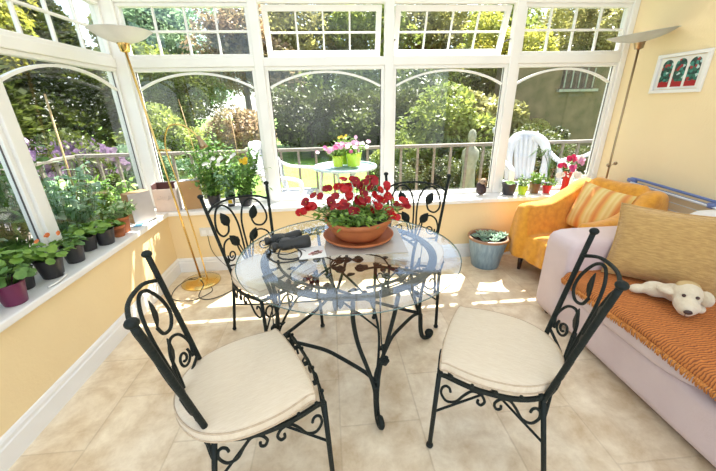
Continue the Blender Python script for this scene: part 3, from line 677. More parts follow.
# ------------------------------------------------------------------ sofa
SX, SY1, SY0 = 1.54, 2.05, -.25
So = thing('sofa', (2.07, (SY0+SY1)/2, 0), 0, 'pale lilac leather sofa along the right wall', 'sofa')
c0 = So.location
def lb(mb, x0, x1, y0, y1, z0, z1, e=8, n=10, fn=None): return mb.sbox(((x0+x1)/2-c0.x, (y0+y1)/2-c0.y, (z0+z1)/2), ((x1-x0)/2, (y1-y0)/2, (z1-z0)/2), e, n, None, fn)
lb(MB(), SX, 2.62, SY0+.02, SY1-.05, .035, .31, 14).build('base', 'leather', So)
lb(MB(), SX-.025, 2.62, SY1-.27, SY1, .03, .665, 13, 14).build('armrest', 'leather', So)
lb(MB(), SX-.025, 2.62, SY0, SY0+.25, .03, .655, 7, 12).build('armrest', 'leather', So)
lb(MB(), 2.26, 2.66, SY0+.1, SY1-.02, .05, .80, 6, 12).build('backrest', 'leather', So)
ym = (SY0+.25+SY1-.27)/2
lb(MB(), SX-.035, 2.4, ym+.003, SY1-.255, .275, .445, 5, 12).build('seat_cushion', 'leather', So)
lb(MB(), SX-.035, 2.4, SY0+.24, ym-.003, .275, .445, 5, 12).build('seat_cushion', 'leather', So)
lb(MB(), 2.16, 2.46, ym+.01, SY1-.26, .42, .89, 5, 12).build('back_cushion', 'leather_w', So)
lb(MB(), 2.16, 2.46, SY0+.24, ym-.01, .42, .89, 5, 12).build('back_cushion', 'leather_w', So)
for x_ in (SX+.06, 2.55):
    for y_ in (SY0+.08, SY1-.08): MB().lathe([(0, 0), (.022, 0), (.03, .05), (0, .05)], (x_-c0.x, y_-c0.y, 0), 16).build('foot', 'wood_leg', So)
# orange throw over the seat
Th = thing('sofa_throw', (1.85, .9, 0), 0, 'rippled orange and brown fringed throw spread over the sofa seat', 'throw')
rows = []; NX, NY = 44, 70
for j in range(NY+1):
    y = SY0+.27+(SY1-.275-SY0-.27)*j/NY
    row = []
    for i in range(NX+1):
        s_ = i/NX*.86
        hang = .022+.005*math.sin(y*9)
        if s_ < hang: x = SX-.048; z = .445-.012-(hang-s_)
        else: x = SX-.048+(s_-hang); z = .452
        k_ = abs(s_-hang)
        if k_ < .04: z -= (.04-k_)*.35; x += (.04-k_)*.1
        z += .001*math.sin(40*x+14*y+2*math.sin(y*5))+.003*noise.noise(V((x*6, y*6, 0)))
        row.append(V((x-1.85, y-.9, z)))
    rows.append(row)
MB().sheet(rows).build('cloth', 'rug', Th, solid=.008)
fr = MB(); random.seed(5)
for j in range(190):
    y = SY0+.27+(SY1-.275-SY0-.27)*j/189; b = V((SX-.050-1.85, y-.9, .445-.012-.022-.005*math.sin(y*9)+.004))
    fr.tube([b, b+V((-.008, random.gauss(0, .003), -.012)), b+V((-.006+random.gauss(0, .003), random.gauss(0, .004), -.035))], [.0042, .005, .002], 5)
for j in range(NX*2):
    x = SX+.06+.7*j/(NX*2); b = V((x-1.85, SY1-.275-.9, .452)); fr.tube([b, b+V((random.gauss(0, .004), .014, .001)), b+V((random.gauss(0, .006), .012, .012))], [.004, .005, .002], 5)
fb = fr.build('fringe', 'orange_fringe', Th); fb['kind'] = 'stuff'
# pillows
def pillow(w_, h_, t_, m_, corner=.0, n=22, seed=0):
    mb = MB(); 
    for sd in (1, -1):
        g_ = []
        for i in range(n+1):
            r_ = []
            for j in range(n+1):
                u, v = i/n*2-1, j/n*2-1
                prof = (max(0, 1-abs(u)**2.6)*max(0, 1-abs(v)**2.6))**.55
                px = u*w_/2*(1-.07*(1-v*v)*abs(u)**2*1.0*(1 if abs(v) < 1 else 1)); pz = v*h_/2*(1-.07*(1-u*u)*abs(v)**2)
                d_ = t_/2*prof+.006*noise.noise(V((u*3+seed, v*3, sd)))*prof
                r_.append(V((px, sd*d_, pz)))
            g_.append(r_)
        if sd == 1: g_ = g_[::-1]
        mb.sheet(g_)
    return mb
def piping(w_, h_, n=12):
    pts = []
    for (u0, v0, u1, v1) in ((-1, -1, 1, -1), (1, -1, 1, 1), (1, 1, -1, 1), (-1, 1, -1, -1)):
        for i in range(n):
            u = u0+(u1-u0)*i/n; v = v0+(v1-v0)*i/n
            pts.append(V((u*w_/2*(1-.07*(1-v*v)*u*u), 0, v*h_/2*(1-.07*(1-u*u)*v*v))))
    return pts
Pl = thing('throw_pillow', (1.955, 1.60, .455), math.radians(-46), 'large gold brown chenille cushion leaning in the corner of the sofa', 'cushion')
o = pillow(.53, .45, .17, None).build('cover', 'goldpillow', Pl); o.rotation_euler = (-.32, 0, 0); o.location = (0, 0, .225)
o = MB().tube(piping(.53, .45), .005, 6, closed=True).build('piping', 'goldpillow', Pl); o.rotation_euler = (-.32, 0, 0); o.location = (0, 0, .225)

# ------------------------------------------------------------------ soft toy dog
D = thing('soft_toy_dog', (1.76, 1.31, .462), -.35, 'cream plush puppy with brown nose lying on the orange throw', 'soft toy')
def bl(c, r, sc=(1, 1, 1), rz=0, mb=None):
    return (mb or MB()).ball(c, r, 18, sc, RZ(rz))
bd = MB()
vd = V((-.80, -.58, 0)).normalized()
bl((.055, .10, .050), .062, (1.0, 1.15, .78), .3, bd); bl((-.02, .135, .045), .055, (1.2, 1, .78), 0, bd); bl((-.095, .150, .030), .036, (1.4, .85, .75), .2, bd)
bl((.055, .03, .085), .068, (1, 1, .95), 0, bd); bl((.030, -.035, .055), .052, (.95, 1.1, .85), .5, bd); bl((.020, -.055, .045), .040, (1, 1, .9), 0, bd)
bl((.10, .0, .03), .035, (1, 1.2, .7), 0, bd)
o = bd.build('body', 'plush', D); q = o.modifiers.new('merge', 'REMESH'); q.mode = 'VOXEL'; q.voxel_size = .006; q.use_smooth_shade = True
q = o.modifiers.new('s', 'SMOOTH'); q.factor = .7; q.iterations = 10
bl((.06, .045, .125), .045, (1.2, 1, .55), .3).build('head_patch', 'plush_tan', D)
bl((-.012, .055, .085), .042, (.85, 1.25, .5), .9).build('ear', 'plush', D); bl((.115, -.012, .090), .040, (.5, 1.0, 1.0), .2).build('ear', 'plush', D)
bl((.003, -.100, .052), .015, (1.2, .7, .8), -.2).build('nose', 'dark', D)
bl((.012, -.022, .104), .0085).build('eye', 'dark', D); bl((.062, -.036, .104), .0085).build('eye', 'dark', D)
MB().tube(cat([(-.005, -.099, .040), (.0, -.097, .026), (.018, -.093, .022)], 4), .0015, 5).build('mouth', 'dark', D)

# ------------------------------------------------------------------ armchair under a mustard throw
AC = V((2.16, 2.49, 0)); AA = math.atan2(-.27, -.96)-PI/2*-1
ang = math.atan2(-.27, -.96)+PI/2          # local -y faces the front
Ar = thing('armchair', AC, ang, 'armchair with dark wooden legs in the right corner, hidden by a mustard throw', 'armchair')
hw_, dd_ = .36, .40
bx_ = lambda a, b, e=7, n=8: MB().sbox([(i+j)/2 for i, j in zip(a, b)], [(j-i)/2 for i, j in zip(a, b)], e, n)
bx_((-hw_+.05, -dd_+.04, .13), (hw_-.05, dd_-.06, .36)).build('seat', 'throw', Ar)
for s in (-1, 1): bx_((s*(hw_-.07)-.06, -dd_+.05, .13), (s*(hw_-.07)+.06, dd_-.08, .60)).build('armrest', 'throw', Ar)
bx_((-hw_+.08, dd_-.22, .13), (hw_-.08, dd_-.06, .74)).build('backrest', 'throw', Ar)
for sx in (-1, 1):
    for sy in (-1, 1): MB().lathe([(0, 0), (.016, 0), (.026, .15), (0, .15)], (sx*(hw_-.06), sy*(dd_-.07), 0), 12).build('leg', 'wood_leg', Ar)
Tw = thing('armchair_throw', AC, ang, 'mustard yellow throw draped over the armchair in the corner', 'throw')
def sm(t): t = max(0, min(1, t)); return t*t*(3-2*t)
NS, rows = 64, []
def sect(depth, seatz, armz, backf):
    # returns [(x,z)] across
    o_ = []
    for i in range(NS+1):
        s_ = i/NS*2-1; a_ = abs(s_); sg = 1 if s_ >= 0 else -1
        if a_ < .42: x = a_/.42*.205; z = seatz
        elif a_ < .62: t_ = (a_-.42)/.20; x = .205+.045*sm(t_); z = seatz+(armz-seatz)*sm(t_)
        elif a_ < .78: t_ = (a_-.62)/.16; x = .25+.12*t_; z = armz+.018*math.sin(t_*PI)
        else: t_ = (a_-.78)/.22; x = .37+.03*math.sin(t_*2.5)+.02*t_; z = armz-(armz-.14)*t_
        o_.append((sg*x, z))
    return o_
prof_rows = []
for j in range(6): prof_rows.append(('front', j/6))
for j in range(14): prof_rows.append(('top', j/13))
for j in range(1, 8): prof_rows.append(('back', j/7))
for kind, t_ in prof_rows:
    row = []
    if kind == 'front': y = -dd_-.005-.03*(1-t_); se = sect(0, .385, .635, 0)
    elif kind == 'top':
        y = -dd_+2*dd_*t_*.98; armz = .635+.13*sm((t_-.25)/.75)
        seatz = .385+(.84-.385)*sm((t_-.70)/.12); 
        if t_ > .70: armz = armz+(.80-armz)*sm((t_-.7)/.15)
        se = sect(0, seatz-.02*sm(t_*2)*(t_ < .7), armz, 0)
    else: y = dd_-.01+.02*t_; se = sect(0, .84, .80, 0)
    for i, (x, z) in enumerate(se):
        if kind == 'front': z = .125+(z-.125)*sm(t_*.75+.25)if t_ > 0 else .165+.01*math.sin(x*30); yy = y-.012*math.sin(x*38)*(1-t_)-.008*math.sin(x*21+1)
        elif kind == 'back': z = z-(z-.15)*t_ if z > .15 else z; yy = y+.01*math.sin(x*30)*t_
        else: yy = y
        if kind == 'top': z += .018*noise.noise(V((x*7, y*5, 1)))+.009*noise.noise(V((x*16, y*14, 3)))
        if abs(i/NS*2-1) > .78: x += (.012*math.sin(y*26)+.008*math.sin(y*41+1))*(abs(i/NS*2-1)-.78)/.22*(1 if x > 0 else -1)
        row.append(V((x, yy, z)))
    rows.append(row)
o = MB().sheet(rows).build('cloth', 'throw', Tw, solid=.010, sub=1)
# hem tassels
Tw.scale = (.95, 1, 1); Ar.scale = (.95, 1, 1)
Cs = thing('striped_cushion', AC+RZ(ang) @ V((-.0, .07, .41)), ang, 'yellow, orange and red striped cushion leaning back on the armchair', 'cushion')
o = pillow(.44, .42, .15, None, seed=4).build('cover', 'stripe', Cs); o.rotation_euler = (-.30, .10, 0); o.location = (0, .05, .20)

# ------------------------------------------------------------------ folded clothes airer behind the sofa
A_ = thing('clothes_airer', (2.70, 2.2, .0), 0, 'folded blue and white clothes airer leaning on the right wall behind the sofa', 'clothes airer')
for k_, (z, x) in enumerate(((.835, .0), (.79, .025))):
    MB().tube(cat([(x, .50, z-.01), (x, .46, z+.008), (x, 0, z-.01), (x, -.9, z-.05), (x, -.96, z-.07)], 5), .011, 8).build('rail', 'bluetube', A_)
MB().tube([(-.03, .47, .81), (-.03, -.93, .755)], .010, 8).build('rail', 'whitewire', A_)
for k_ in range(8): MB().tube([(.012, .45, .74-.06*k_), (.012, -.9, .69-.06*k_)], .003, 5).build('drying_wire', 'whitewire', A_)
for y_ in (.47, -.93): MB().tube([(.012, y_, .80), (.012, y_, .0)], .009, 8).build('frame_leg', 'whitewire', A_)
MB().sbox((0, .49, .825), (.022, .04, .018), 5, 6).build('corner_joint', 'bluetube', A_); MB().sbox((-.01, -.2, .79), (.03, .03, .02), 5, 6).build('corner_joint', 'bluetube', A_)

# ------------------------------------------------------------------ picture on the right wall
Pc = thing('framed_picture', (XR, 2.635, 1.69), 0, 'white framed picture of three arched stained glass windows on the right wall', 'picture')
M['frame_w'] = M['white']
fw, fh = .415, .29
fr = MB()
for (y0, y1, z0, z1) in ((-fw/2, fw/2, fh/2-.026, fh/2), (-fw/2, fw/2, -fh/2, -fh/2+.026), (-fw/2, -fw/2+.026, -fh/2+.026, fh/2-.026), (fw/2-.026, fw/2, -fh/2+.026, fh/2-.026)): fr.box((-.022, y0, z0), (0, y1, z1))
fr.build('frame', 'white', Pc, smooth=False, bevel=.003)
MB().box((-.008, -fw/2+.03, -fh/2+.03), (-.003, fw/2-.03, fh/2-.03)).build('mount', 'paper', Pc, smooth=False)
m = bpy.data.materials.new('stained_glass_print'); m.use_nodes = True; t = m.node_tree; p = t.nodes['Principled BSDF']; L = t.links.new
tc = t.nodes.new('ShaderNodeTexCoord'); vo = t.nodes.new('ShaderNodeTexVoronoi'); vo.inputs['Scale'].default_value = 55; L(tc.outputs['Object'], vo.inputs['Vector'])
r = t.nodes.new('ShaderNodeValToRGB'); r.color_ramp.interpolation = 'CONSTANT'; el = r.color_ramp.elements
cs = [(0, (.01, .04, .03)), (.25, (.03, .15, .10)), (.42, (.35, .03, .03)), (.52, (.05, .25, .20)), (.66, (.45, .62, .60)), (.76, (.02, .06, .05))]
while len(el) < len(cs): el.new(.5)
for i, (a, c) in enumerate(cs): el[i].position = a; el[i].color = (*c, 1)
sx_ = t.nodes.new('ShaderNodeSeparateColor'); L(vo.outputs['Color'], sx_.inputs[0]); L(sx_.outputs[0], r.inputs['Fac'])
sep = t.nodes.new('ShaderNodeSeparateXYZ'); L(tc.outputs['Object'], sep.inputs[0]); mr = t.nodes.new('ShaderNodeMath'); mr.operation = 'LESS_THAN'; mr.inputs[1].default_value = -.062; L(sep.outputs['Z'], mr.inputs[0])
x = t.nodes.new('ShaderNodeMix'); x.data_type = 'RGBA'; L(mr.outputs[0], x.inputs[0]); L(r.outputs['Color'], x.inputs[6]); x.inputs[7].default_value = (.38, .015, .02, 1)
L(x.outputs[2], p.inputs['Base Color']); p.inputs['Roughness'].default_value = .3; M['stained'] = m
for y_ in (.108, 0, -.108):
    pts = [(-.043, -.100), (.043, -.100), (.043, .058)]+[(.043*math.cos(a), .058+.044*math.sin(a)) for a in [PI*i/12 for i in range(1, 12)]]+[(-.043, .058)]
    n_ = len(pts); MB().add([V((-.0095, y_+a, b)) for a, b in pts]+[V((-.0075, y_+a, b)) for a, b in pts], [tuple(range(n_))]+[(i, (i+1) % n_, n_+(i+1) % n_, n_+i) for i in range(n_)]).build('arched_print', 'stained', Pc, smooth=False)

# ------------------------------------------------------------------ pots and plants
def pot(loc, r, h, m_, name, label, category='potted plant', group=None, taper=.74, rim=.0, rimm=None, soil=True, rz=0):
    P = thing(name, loc, rz, label, category, group)
    rb = r*taper
    prof = [(0, 0), (rb*.97, 0), (rb, .004), (r*.955, h*.82)]
    if rim: prof += [(r*.96, h-rim), (r*1.03, h-rim+.002), (r*1.04, h-.003)]
    else: prof += [(r, h*.93), (r*1.02, h*.97)]
    prof += [(r*1.0, h), (r*.94, h-.002), (r*.90, h*.8), (0, h*.8)]
    p_ = MB().lathe(prof, n=32).build('pot', m_, P)
    if rimm: MB().lathe([(r*.955, h-.028), (r*1.035, h-.024), (r*1.05, h-.006), (r*1.0, h+.003), (r*.92, h-.004), (r*.92, h-.03)], n=40, caps=False).build('rim', rimm, P)
    if soil: MB().lathe([(0, h*.88), (r*.5, h*.885), (r*.93, h*.87)], n=20).build('soil', 'soil', P)
    return P
def G(x): return random.gauss(0, x)
def plant_round(P, r, h0, H, spread, n, R, m_='leaf_bright', stem='leaf_mid', cup=.2):   # pelargonium / strawberry type
    s_ = MB(); l_ = MB()
    for i in range(n):
        a = random.random()*2*PI; k_ = math.sqrt(random.random()); t_ = V((math.cos(a)*k_*spread, math.sin(a)*k_*spread, h0+H*(.35+.65*random.random())*(1.15-.5*k_)))
        b = V((math.cos(a)*k_*r*.5, math.sin(a)*k_*r*.5, h0))
        s_.tube([b, (b*.6+t_*.4)+V((0, 0, .02)), t_], .0018, 4)
        l_.round_leaf(t_, V((math.cos(a)*k_*.6+G(.3), math.sin(a)*k_*.6+G(.3), 1)), R*random.uniform(.65, 1.15), 7, cup)
    s_.build('stems', stem, P); l_.build('foliage', m_, P)
def plant_leafy(P, r, h0, H, spread, n, L, W, m_='leaf_mid', per=9, stem='leaf_mid', lean=(0, 0)):
    s_ = MB(); l_ = MB()
    for i in range(n):
        a = random.random()*2*PI; k_ = math.sqrt(random.random())
        b = V((math.cos(a)*k_*r*.5, math.sin(a)*k_*r*.5, h0)); t_ = V((math.cos(a)*k_*spread+lean[0], math.sin(a)*k_*spread+lean[1], h0+H*random.uniform(.55, 1)))
        mid = (b+t_)/2+V((G(.02), G(.02), 0)); cv = cat([b, mid, t_], 5); s_.tube(cv, .0022, 4)
        for j in range(per):
            p = cv[int(random.uniform(.15, 1)*(len(cv)-1))]; l_.leaf(p, V((G(1), G(1), G(.45))), V((G(.4), G(.4), 1)), L*random.uniform(.6, 1.2), W*random.uniform(.6, 1.2), .12, .25)
    s_.build('stems', stem, P); l_.build('foliage', m_, P)
def blooms(P, pts, m_, R, k=5, nrm=(0, -1, .8), dbl=1):
    for p in pts:
        f_ = MB()
        for _ in range(dbl): f_.flower(V(p)+V((G(.008), G(.008), G(.006)))*(dbl > 1), V(nrm)+V((G(.4), G(.3), G(.3))), R*random.uniform(.85, 1.15), k, .2)
        f_.build('flower', m_, P)
random.seed(21)
zs = ST+.002
q = [(-1.585, 1.515, .062, .115, 'purple', 'dark purple pot with a leafy plant at the near end of the left sill'),
     (-1.665, 1.66, .062, .115, 'blackpot', 'black pot tucked behind the purple pot on the left sill'),
     (-1.61, 1.79, .066, .115, 'blackpot', 'black pot of bright round leaves just beyond the purple pot'),
     (-1.62, 1.985, .060, .115, 'blackpot', 'black pot with white plant tag on the left sill beside the window post'),
     (-1.665, 2.17, .062, .10, 'blackpot', 'black pot half hidden behind its neighbour on the left sill'),
     (-1.61, 2.27, .066, .11, 'blackpot', 'black pot of low green leaves next to the terracotta pots'),
     ]
for i, (x, y, r, h, m_, la) in enumerate(q):
    P = pot((x, y, zs), r, h, m_, 'potted_plant', la, group=None)
    plant_round(P, r, h*.85, (.10, .14, .11, .07, .10, .08)[i], (.10, .11, .12, .085, .10, .10)[i], (44, 50, 54, 30, 40, 44)[i], .026, 'leaf_mid' if i in (0, 3) else 'leaf_bright')
    if i == 3: MB().box((.02, -.04, h-.03), (.034, -.038, h+.035)).build('plant_tag', 'paper', P, smooth=False)
    if i == 2: blooms(P, [(.02+G(.03), .02+G(.03), h+.11+G(.01)) for _ in range(4)], 'orange_petal', .014)
P = pot((-1.60, 1.36, zs), .05, .09, 'terra', 'potted_plant', 'small terracotta pot at the very edge of the left sill', rim=.02); plant_round(P, .05, .08, .08, .07, 12, .03)
P = pot((-1.60, 2.41, zs), .046, .085, 'terra', 'potted_plant', 'smaller terracotta pot on the left sill, in front of the larger one', rim=.02); plant_round(P, .046, .07, .05, .04, 10, .022)
P = pot((-1.625, 2.50, zs), .064, .125, 'terra', 'potted_plant', 'larger terracotta pot of variegated leaves beside the cartons', rim=.025)
plant_leafy(P, .06, .10, .15, .13, 26, .045, .028, 'leaf_var', 10); 
tr_ = MB().box((-.035, -.25, 0), (.035, .25, .006)).build('plant_tray', 'white', smooth=False, bevel=.003, loc=(-1.555, 2.05, zs)); tag(tr_, 'narrow white plant tray along the front of the left sill', 'tray')
bpy.data.objects.remove(tr_)
hk = MB().tube(cat([(-1.53, 1.64, zs+.008), (-1.52, 1.70, zs+.01), (-1.54, 1.78, zs+.01), (-1.60, 1.83, zs+.01)], 6), .007, 8, flat=.7).build('plastic_hook', 'white'); tag(hk, 'curved white plastic strip lying on the left sill beside the purple pot', 'plastic strip')
mg = thing('leaflet', (-1.565, 2.66, zs), .15, 'small blue and white leaflet flat on the left sill before the cartons', 'leaflet')
MB().box((-.055, -.075, 0), (.055, .075, .004)).build('sheet', 'paper', mg, smooth=False); M['skyblue'] = mat('blue_print', (.10, .32, .50), .4)
MB().box((-.05, -.07, .0042), (.01, .03, .0052)).build('print', 'skyblue', mg, smooth=False)
pn = MB().tube([(-1.535, 2.70, zs+.008), (-1.515, 2.80, zs+.008)], .0055, 8).build('pen', 'black'); tag(pn, 'short dark pen lying on the left sill by the leaflet', 'pen')
# cartons
def carton(loc, rz, w_, d_, h_, mfront, mside, label, open_=False, scrib=False):
    C = thing('carton', loc, rz, label, 'carton'); t_ = .004
    MB().box((-w_/2, -d_/2, 0), (w_/2, -d_/2+t_, h_ if not open_ else h_*.82)).build('front_panel', mfront, C, smooth=False)
    MB().box((-w_/2, d_/2-t_, 0), (w_/2, d_/2, h_)).build('back_panel', mside, C, smooth=False)
    for s in (-1, 1): MB().box((s*(w_/2-t_/2)-t_/2, -d_/2+t_, 0), (s*(w_/2-t_/2)+t_/2, d_/2-t_, h_)).build('side_panel', mside, C, smooth=False)
    if not open_: MB().box((-w_/2+t_, -d_/2+t_, h_-t_), (w_/2-t_, d_/2-t_, h_-.0002)).build('lid', mside, C, smooth=False)
    else:
        MB().box((-w_/2+t_, -d_/2+t_, h_*.5), (w_/2-t_, d_/2-t_, h_*.52)).build('packing', 'card_in', C, smooth=False)
        MB().box((-w_/2+t_, d_/2-.008, h_*.52), (w_/2-t_, d_/2-.0045, h_*.97)).build('lining', 'card_in', C, smooth=False)
        for s in (-1, 1): MB().box((s*(w_/2-.0065)-.002, -d_/2+t_, h_*.52), (s*(w_/2-.0065)+.002, d_/2-.01, h_*.97)).build('lining', 'card_in', C, smooth=False)
    if scrib:
        sb = MB(); x0 = -w_*.33
        for k_ in range(5):
            cx = x0+k_*w_*.16; hh = h_*(.17 if k_ % 2 else .12); y_ = -d_/2-.0012; z0 = h_*.42
            sb.tube(cat([(cx-.008, y_, z0), (cx-.004, y_, z0+hh), (cx+.002, y_, z0+hh*.2), (cx+.010, y_, z0+hh*.75), (cx+.014, y_, z0)], 3), .0010, 4)
        sb.build('script_lettering', 'card_grey', C)
    return C
carton((-1.625, 2.78, zs), math.radians(58), .18, .10, .245, 'card_grey', 'card_brown', 'grey carton with brown sides, leftmost of the three cartons in the corner')
carton((-1.515, 3.065, zs), math.radians(8), .195, .13, .255, 'card_pink', 'card_grey', 'pale stone coloured carton open at the front with a dark inside, between two others', True, True)
carton((-1.305, 3.10, zs), math.radians(14), .17, .10, .265, 'card_brown', 'card_grey', 'plain kraft brown carton behind the brass lamp, right of the open carton')
# tomato/petunia plants at the back-left
for i, (x, la) in enumerate(((-1.12, 'black pot of tall plant with white flowers, on back sill beside the brown carton'), (-.97, 'small black pot between two larger pots on the back sill'), (-.83, 'black pot of leafy plant with a yellow flower, by the first mullion'))):
    r = (.062, .045, .070)[i]; h = (.12, .10, .115)[i]
    P = pot((x, 3.11, zs), r, h, 'blackpot', 'potted_plant', la); plant_leafy(P, r, h*.85, (.56, .36, .46)[i], (.24, .14, .20)[i], (40, 16, 34)[i], .052, .026, 'leaf_mid' if i != 1 else 'leaf_silver', 16)
    l2_ = MB()
    for _ in range(130): l2_.leaf((G(.08), G(.045), h+abs(G(.2))+.02), V((G(1), G(1), G(.4))), V((G(.4), G(.4), 1)), .042, .022)
    l2_.build('foliage', 'leaf_bright', P)
    if i == 0:
        blooms(P, [(.09+G(.06), -.15+G(.02), .44+G(.03)) for _ in range(9)], 'white_petal', .020); MB().tube([(-.06, .02, h*.8), (-.14, .0, .95)], .004, 6).build('cane', 'cane', P)
    if i == 2:
        blooms(P, [(.07+G(.012), -.17, .44+G(.01)) for _ in range(4)], 'yellow_petal', .024); MB().tube([(0, .02, h*.8), (-.03, .02, .82)], .0035, 6).build('cane', 'cane', P)
        blooms(P, [(-.06+G(.05), -.15+G(.02), .46+G(.03)) for _ in range(7)], 'white_petal', .020)
    if i == 1:
        MB().box((-.035, -.048, .03), (.035, -.046, .075)).build('label_tag', 'paper', P, smooth=False); MB().box((-.012, -.0495, .035), (.025, -.048, .07)).build('label_print', 'yellow_petal', P, smooth=False)
# things on the back sill at the right
bi = thing('bird_ornament', (1.505, 3.12, zs), .5, 'small dark brown bird ornament with pale head on the back window sill', 'ornament')
mb = MB(); mb.ball((0, 0, .042), .040, 16, (.95, 1.05, 1.0)); mb.ball((.0, .012, .075), .032, 14, (1, 1, 1)); o = mb.build('body', 'bird', bi); q_ = o.modifiers.new('m', 'REMESH'); q_.mode = 'VOXEL'; q_.voxel_size = .005; q_.use_smooth_shade = True
MB().ball((.005, -.008, .112), .029, 14, (1, 1, .9)).build('head', 'birdhead', bi); MB().lathe([(.009, 0), (0, .022)], (.0, -.034, .108), 10, Matrix.Rotation(PI/2, 4, 'X')).build('beak', 'antique', bi)
MB().ball((.038, .01, .055), .030, 12, (.35, 1, 1.3)).build('wing', 'birdhead', bi); bi.scale = (1.25, 1.25, 1.25); MB().ball((-.014, -.030, .118), .005).build('eye', 'black', bi); MB().ball((.022, -.030, .118), .005).build('eye', 'black', bi)
P = pot((1.79, 3.11, zs), .073, .115, 'blackpot', 'potted_plant', 'charcoal pot with a low seedling on the back sill beside the bird ornament'); plant_round(P, .05, .10, .03, .05, 10, .025)
P = pot((1.925, 3.09, zs), .048, .09, 'lime', 'potted_plant', 'small lime green pot on the back sill next to the charcoal pot'); plant_leafy(P, .04, .08, .12, .08, 14, .03, .018, 'leaf_var', 7)
P = pot((2.07, 3.12, zs), .055, .105, 'brownpot', 'potted_plant', 'brown glazed pot on the back sill behind the armchair arm'); plant_leafy(P, .04, .09, .13, .11, 16, .035, .02, 'leaf_bright', 8)
P = pot((2.19, 3.10, zs), .045, .085, 'redpot', 'potted_plant', 'small glossy red pot on the back sill behind the armchair'); plant_leafy(P, .03, .07, .10, .08, 10, .035, .02, 'leaf_bright', 7)
# vase of flowers
Vs = thing('flower_vase', (2.38, 3.10, zs), 0, 'tall red glass vase of pink, white and crimson flowers on the back sill', 'vase of flowers')
MB().lathe([(0, 0), (.035, 0), (.038, .01), (.030, .06), (.032, .14), (.045, .20), (.043, .203), (.029, .14), (.026, .06), (0, .02)], n=24).build('vase', 'redpot', Vs)
s_ = MB(); l_ = MB()
for i in range(22):
    t_ = V((G(.07), G(.03)-.02, .27+random.random()*.09)); s_.tube([(0, 0, .12), (t_.x*.4, t_.y*.4, .21), t_], .0018, 4); l_.leaf((t_.x*.7, t_.y*.7, t_.z-.04), V((G(1), G(1), .3)), (0, 0, 1), .05, .022)
s_.build('stems', 'leaf_mid', Vs); l_.build('foliage', 'leaf_bright', Vs)
for (c_, pts) in (('crimson_petal', [(-.10, -.03, .30), (-.075, -.04, .285), (-.12, -.03, .28), (-.03, -.02, .34), (-.01, -.03, .355), (.02, -.03, .35), (.0, -.04, .33)]),
                  ('palepink_petal', [(.05, -.06, .33), (.07, -.06, .345), (.09, -.06, .33), (.06, -.07, .31)]), ('pink_petal', [(-.045, -.07, .26), (-.03, -.07, .245), (-.02, -.07, .27)]),
                  ('white_petal', [(.06, -.05, .36), (.04, -.08, .21), (.065, -.08, .20), (.055, -.08, .185), (.02, -.08, .20), (.12, -.07, .17), (.14, -.07, .16), (.16, -.07, .17), (-.12, -.07, .20), (-.14, -.07, .19)])):
    blooms(Vs, pts, c_, .026, 7, (0, -1, .4), 2)
P = pot((2.55, 3.10, zs), .05, .09, 'blackpot', 'potted_plant', 'pot of tiny white flowers in the right corner of the back sill'); plant_leafy(P, .04, .08, .10, .09, 12, .03, .015, 'leaf_silver', 6)
blooms(P, [(G(.07), -.03+G(.03), .16+G(.03)) for _ in range(22)], 'white_petal', .014)
# long grass-like leaves
sp_ = MB()
for i in range(14):
    a = random.uniform(-1, 1); sp_.tube(cat([(0, 0, .08), (a*.06, -.01, .30), (a*.20, -.02, .42+.08*random.random()), (a*.34, -.03, .36)], 4), [.003]*12+[.001], 4, flat=.4)
P = pot((2.23, 3.17, zs), .035, .08, 'blackpot', 'potted_plant', 'plant of long thin arching leaves against the right hand window'); sp_.build('foliage', 'leaf_mid', P)

# blue glazed pot on the floor with a succulent
P = pot((1.48, 2.80, 0), .183, .31, 'bluepot', 'succulent_pot', 'blue glazed ceramic pot of pale succulents standing on the floor by the armchair', taper=.70, rimm='rim')
random.seed(9)
def rosette(c, R, k=14):
    mb = MB()
    for i in range(k):
        a = i*2.4; e = .15+.85*i/k; d = V((math.cos(a), math.sin(a), .25+1.3*(1-e))); mb.leaf(V(c), d, V((-d.x*.5, -d.y*.5, 1)), R*(.45+.55*e), R*.42, .12, -.15)
    return mb
for i, (x, y, R_) in enumerate(((-.07, -.03, .085), (.06, -.07, .08), (.05, .05, .08), (-.04, .08, .07), (.0, .0, .07), (-.12, .02, .05), (.13, -.01, .085), (.0, -.12, .06), (-.08, -.1, .05))):
    rosette((x, y, .29), R_, 15).build('rosette', 'succulent', P, solid=.004)

# ------------------------------------------------------------------ outside: deck, balustrade, chairs, table
struct(MB().box((-4.6, 3.33, -.06), (6.5, 4.75, .06)), 'floor_outside', 'deck', smooth=False)
struct(MB().box((-4.6, -2, -.06), (-1.86, 3.33, .06)), 'floor_side', 'deck', smooth=False)
def rail_run(a, b, label, n):
    a, b = V(a), V(b); R = thing('balustrade', a, math.atan2((b-a).y, (b-a).x), label, 'balustrade'); L_ = (b-a).length
    MB().box((0, -.05, .93), (L_, .05, .97)).build('handrail', 'railw', R, smooth=False, bevel=.006)
    MB().box((0, -.025, .15), (L_, .025, .19)).build('bottom_rail', 'railw', R, smooth=False)
    for i in range(n+1):
        x = .04+(L_-.08)*i/n
        MB().box((x-.016, -.016, 0 if i % 8 == 0 else .19), (x+.016, .016, .93)).build('baluster', 'railw', R, smooth=False)
    return R
rail_run((-3.35, 4.66, .0), (6.3, 4.62, .0), 'weathered wooden balustrade along the far edge of the deck', 40)
rail_run((-3.35, 1.2, .0), (-3.35, 4.6, .0), 'weathered wooden balustrade running beside the left windows', 14)
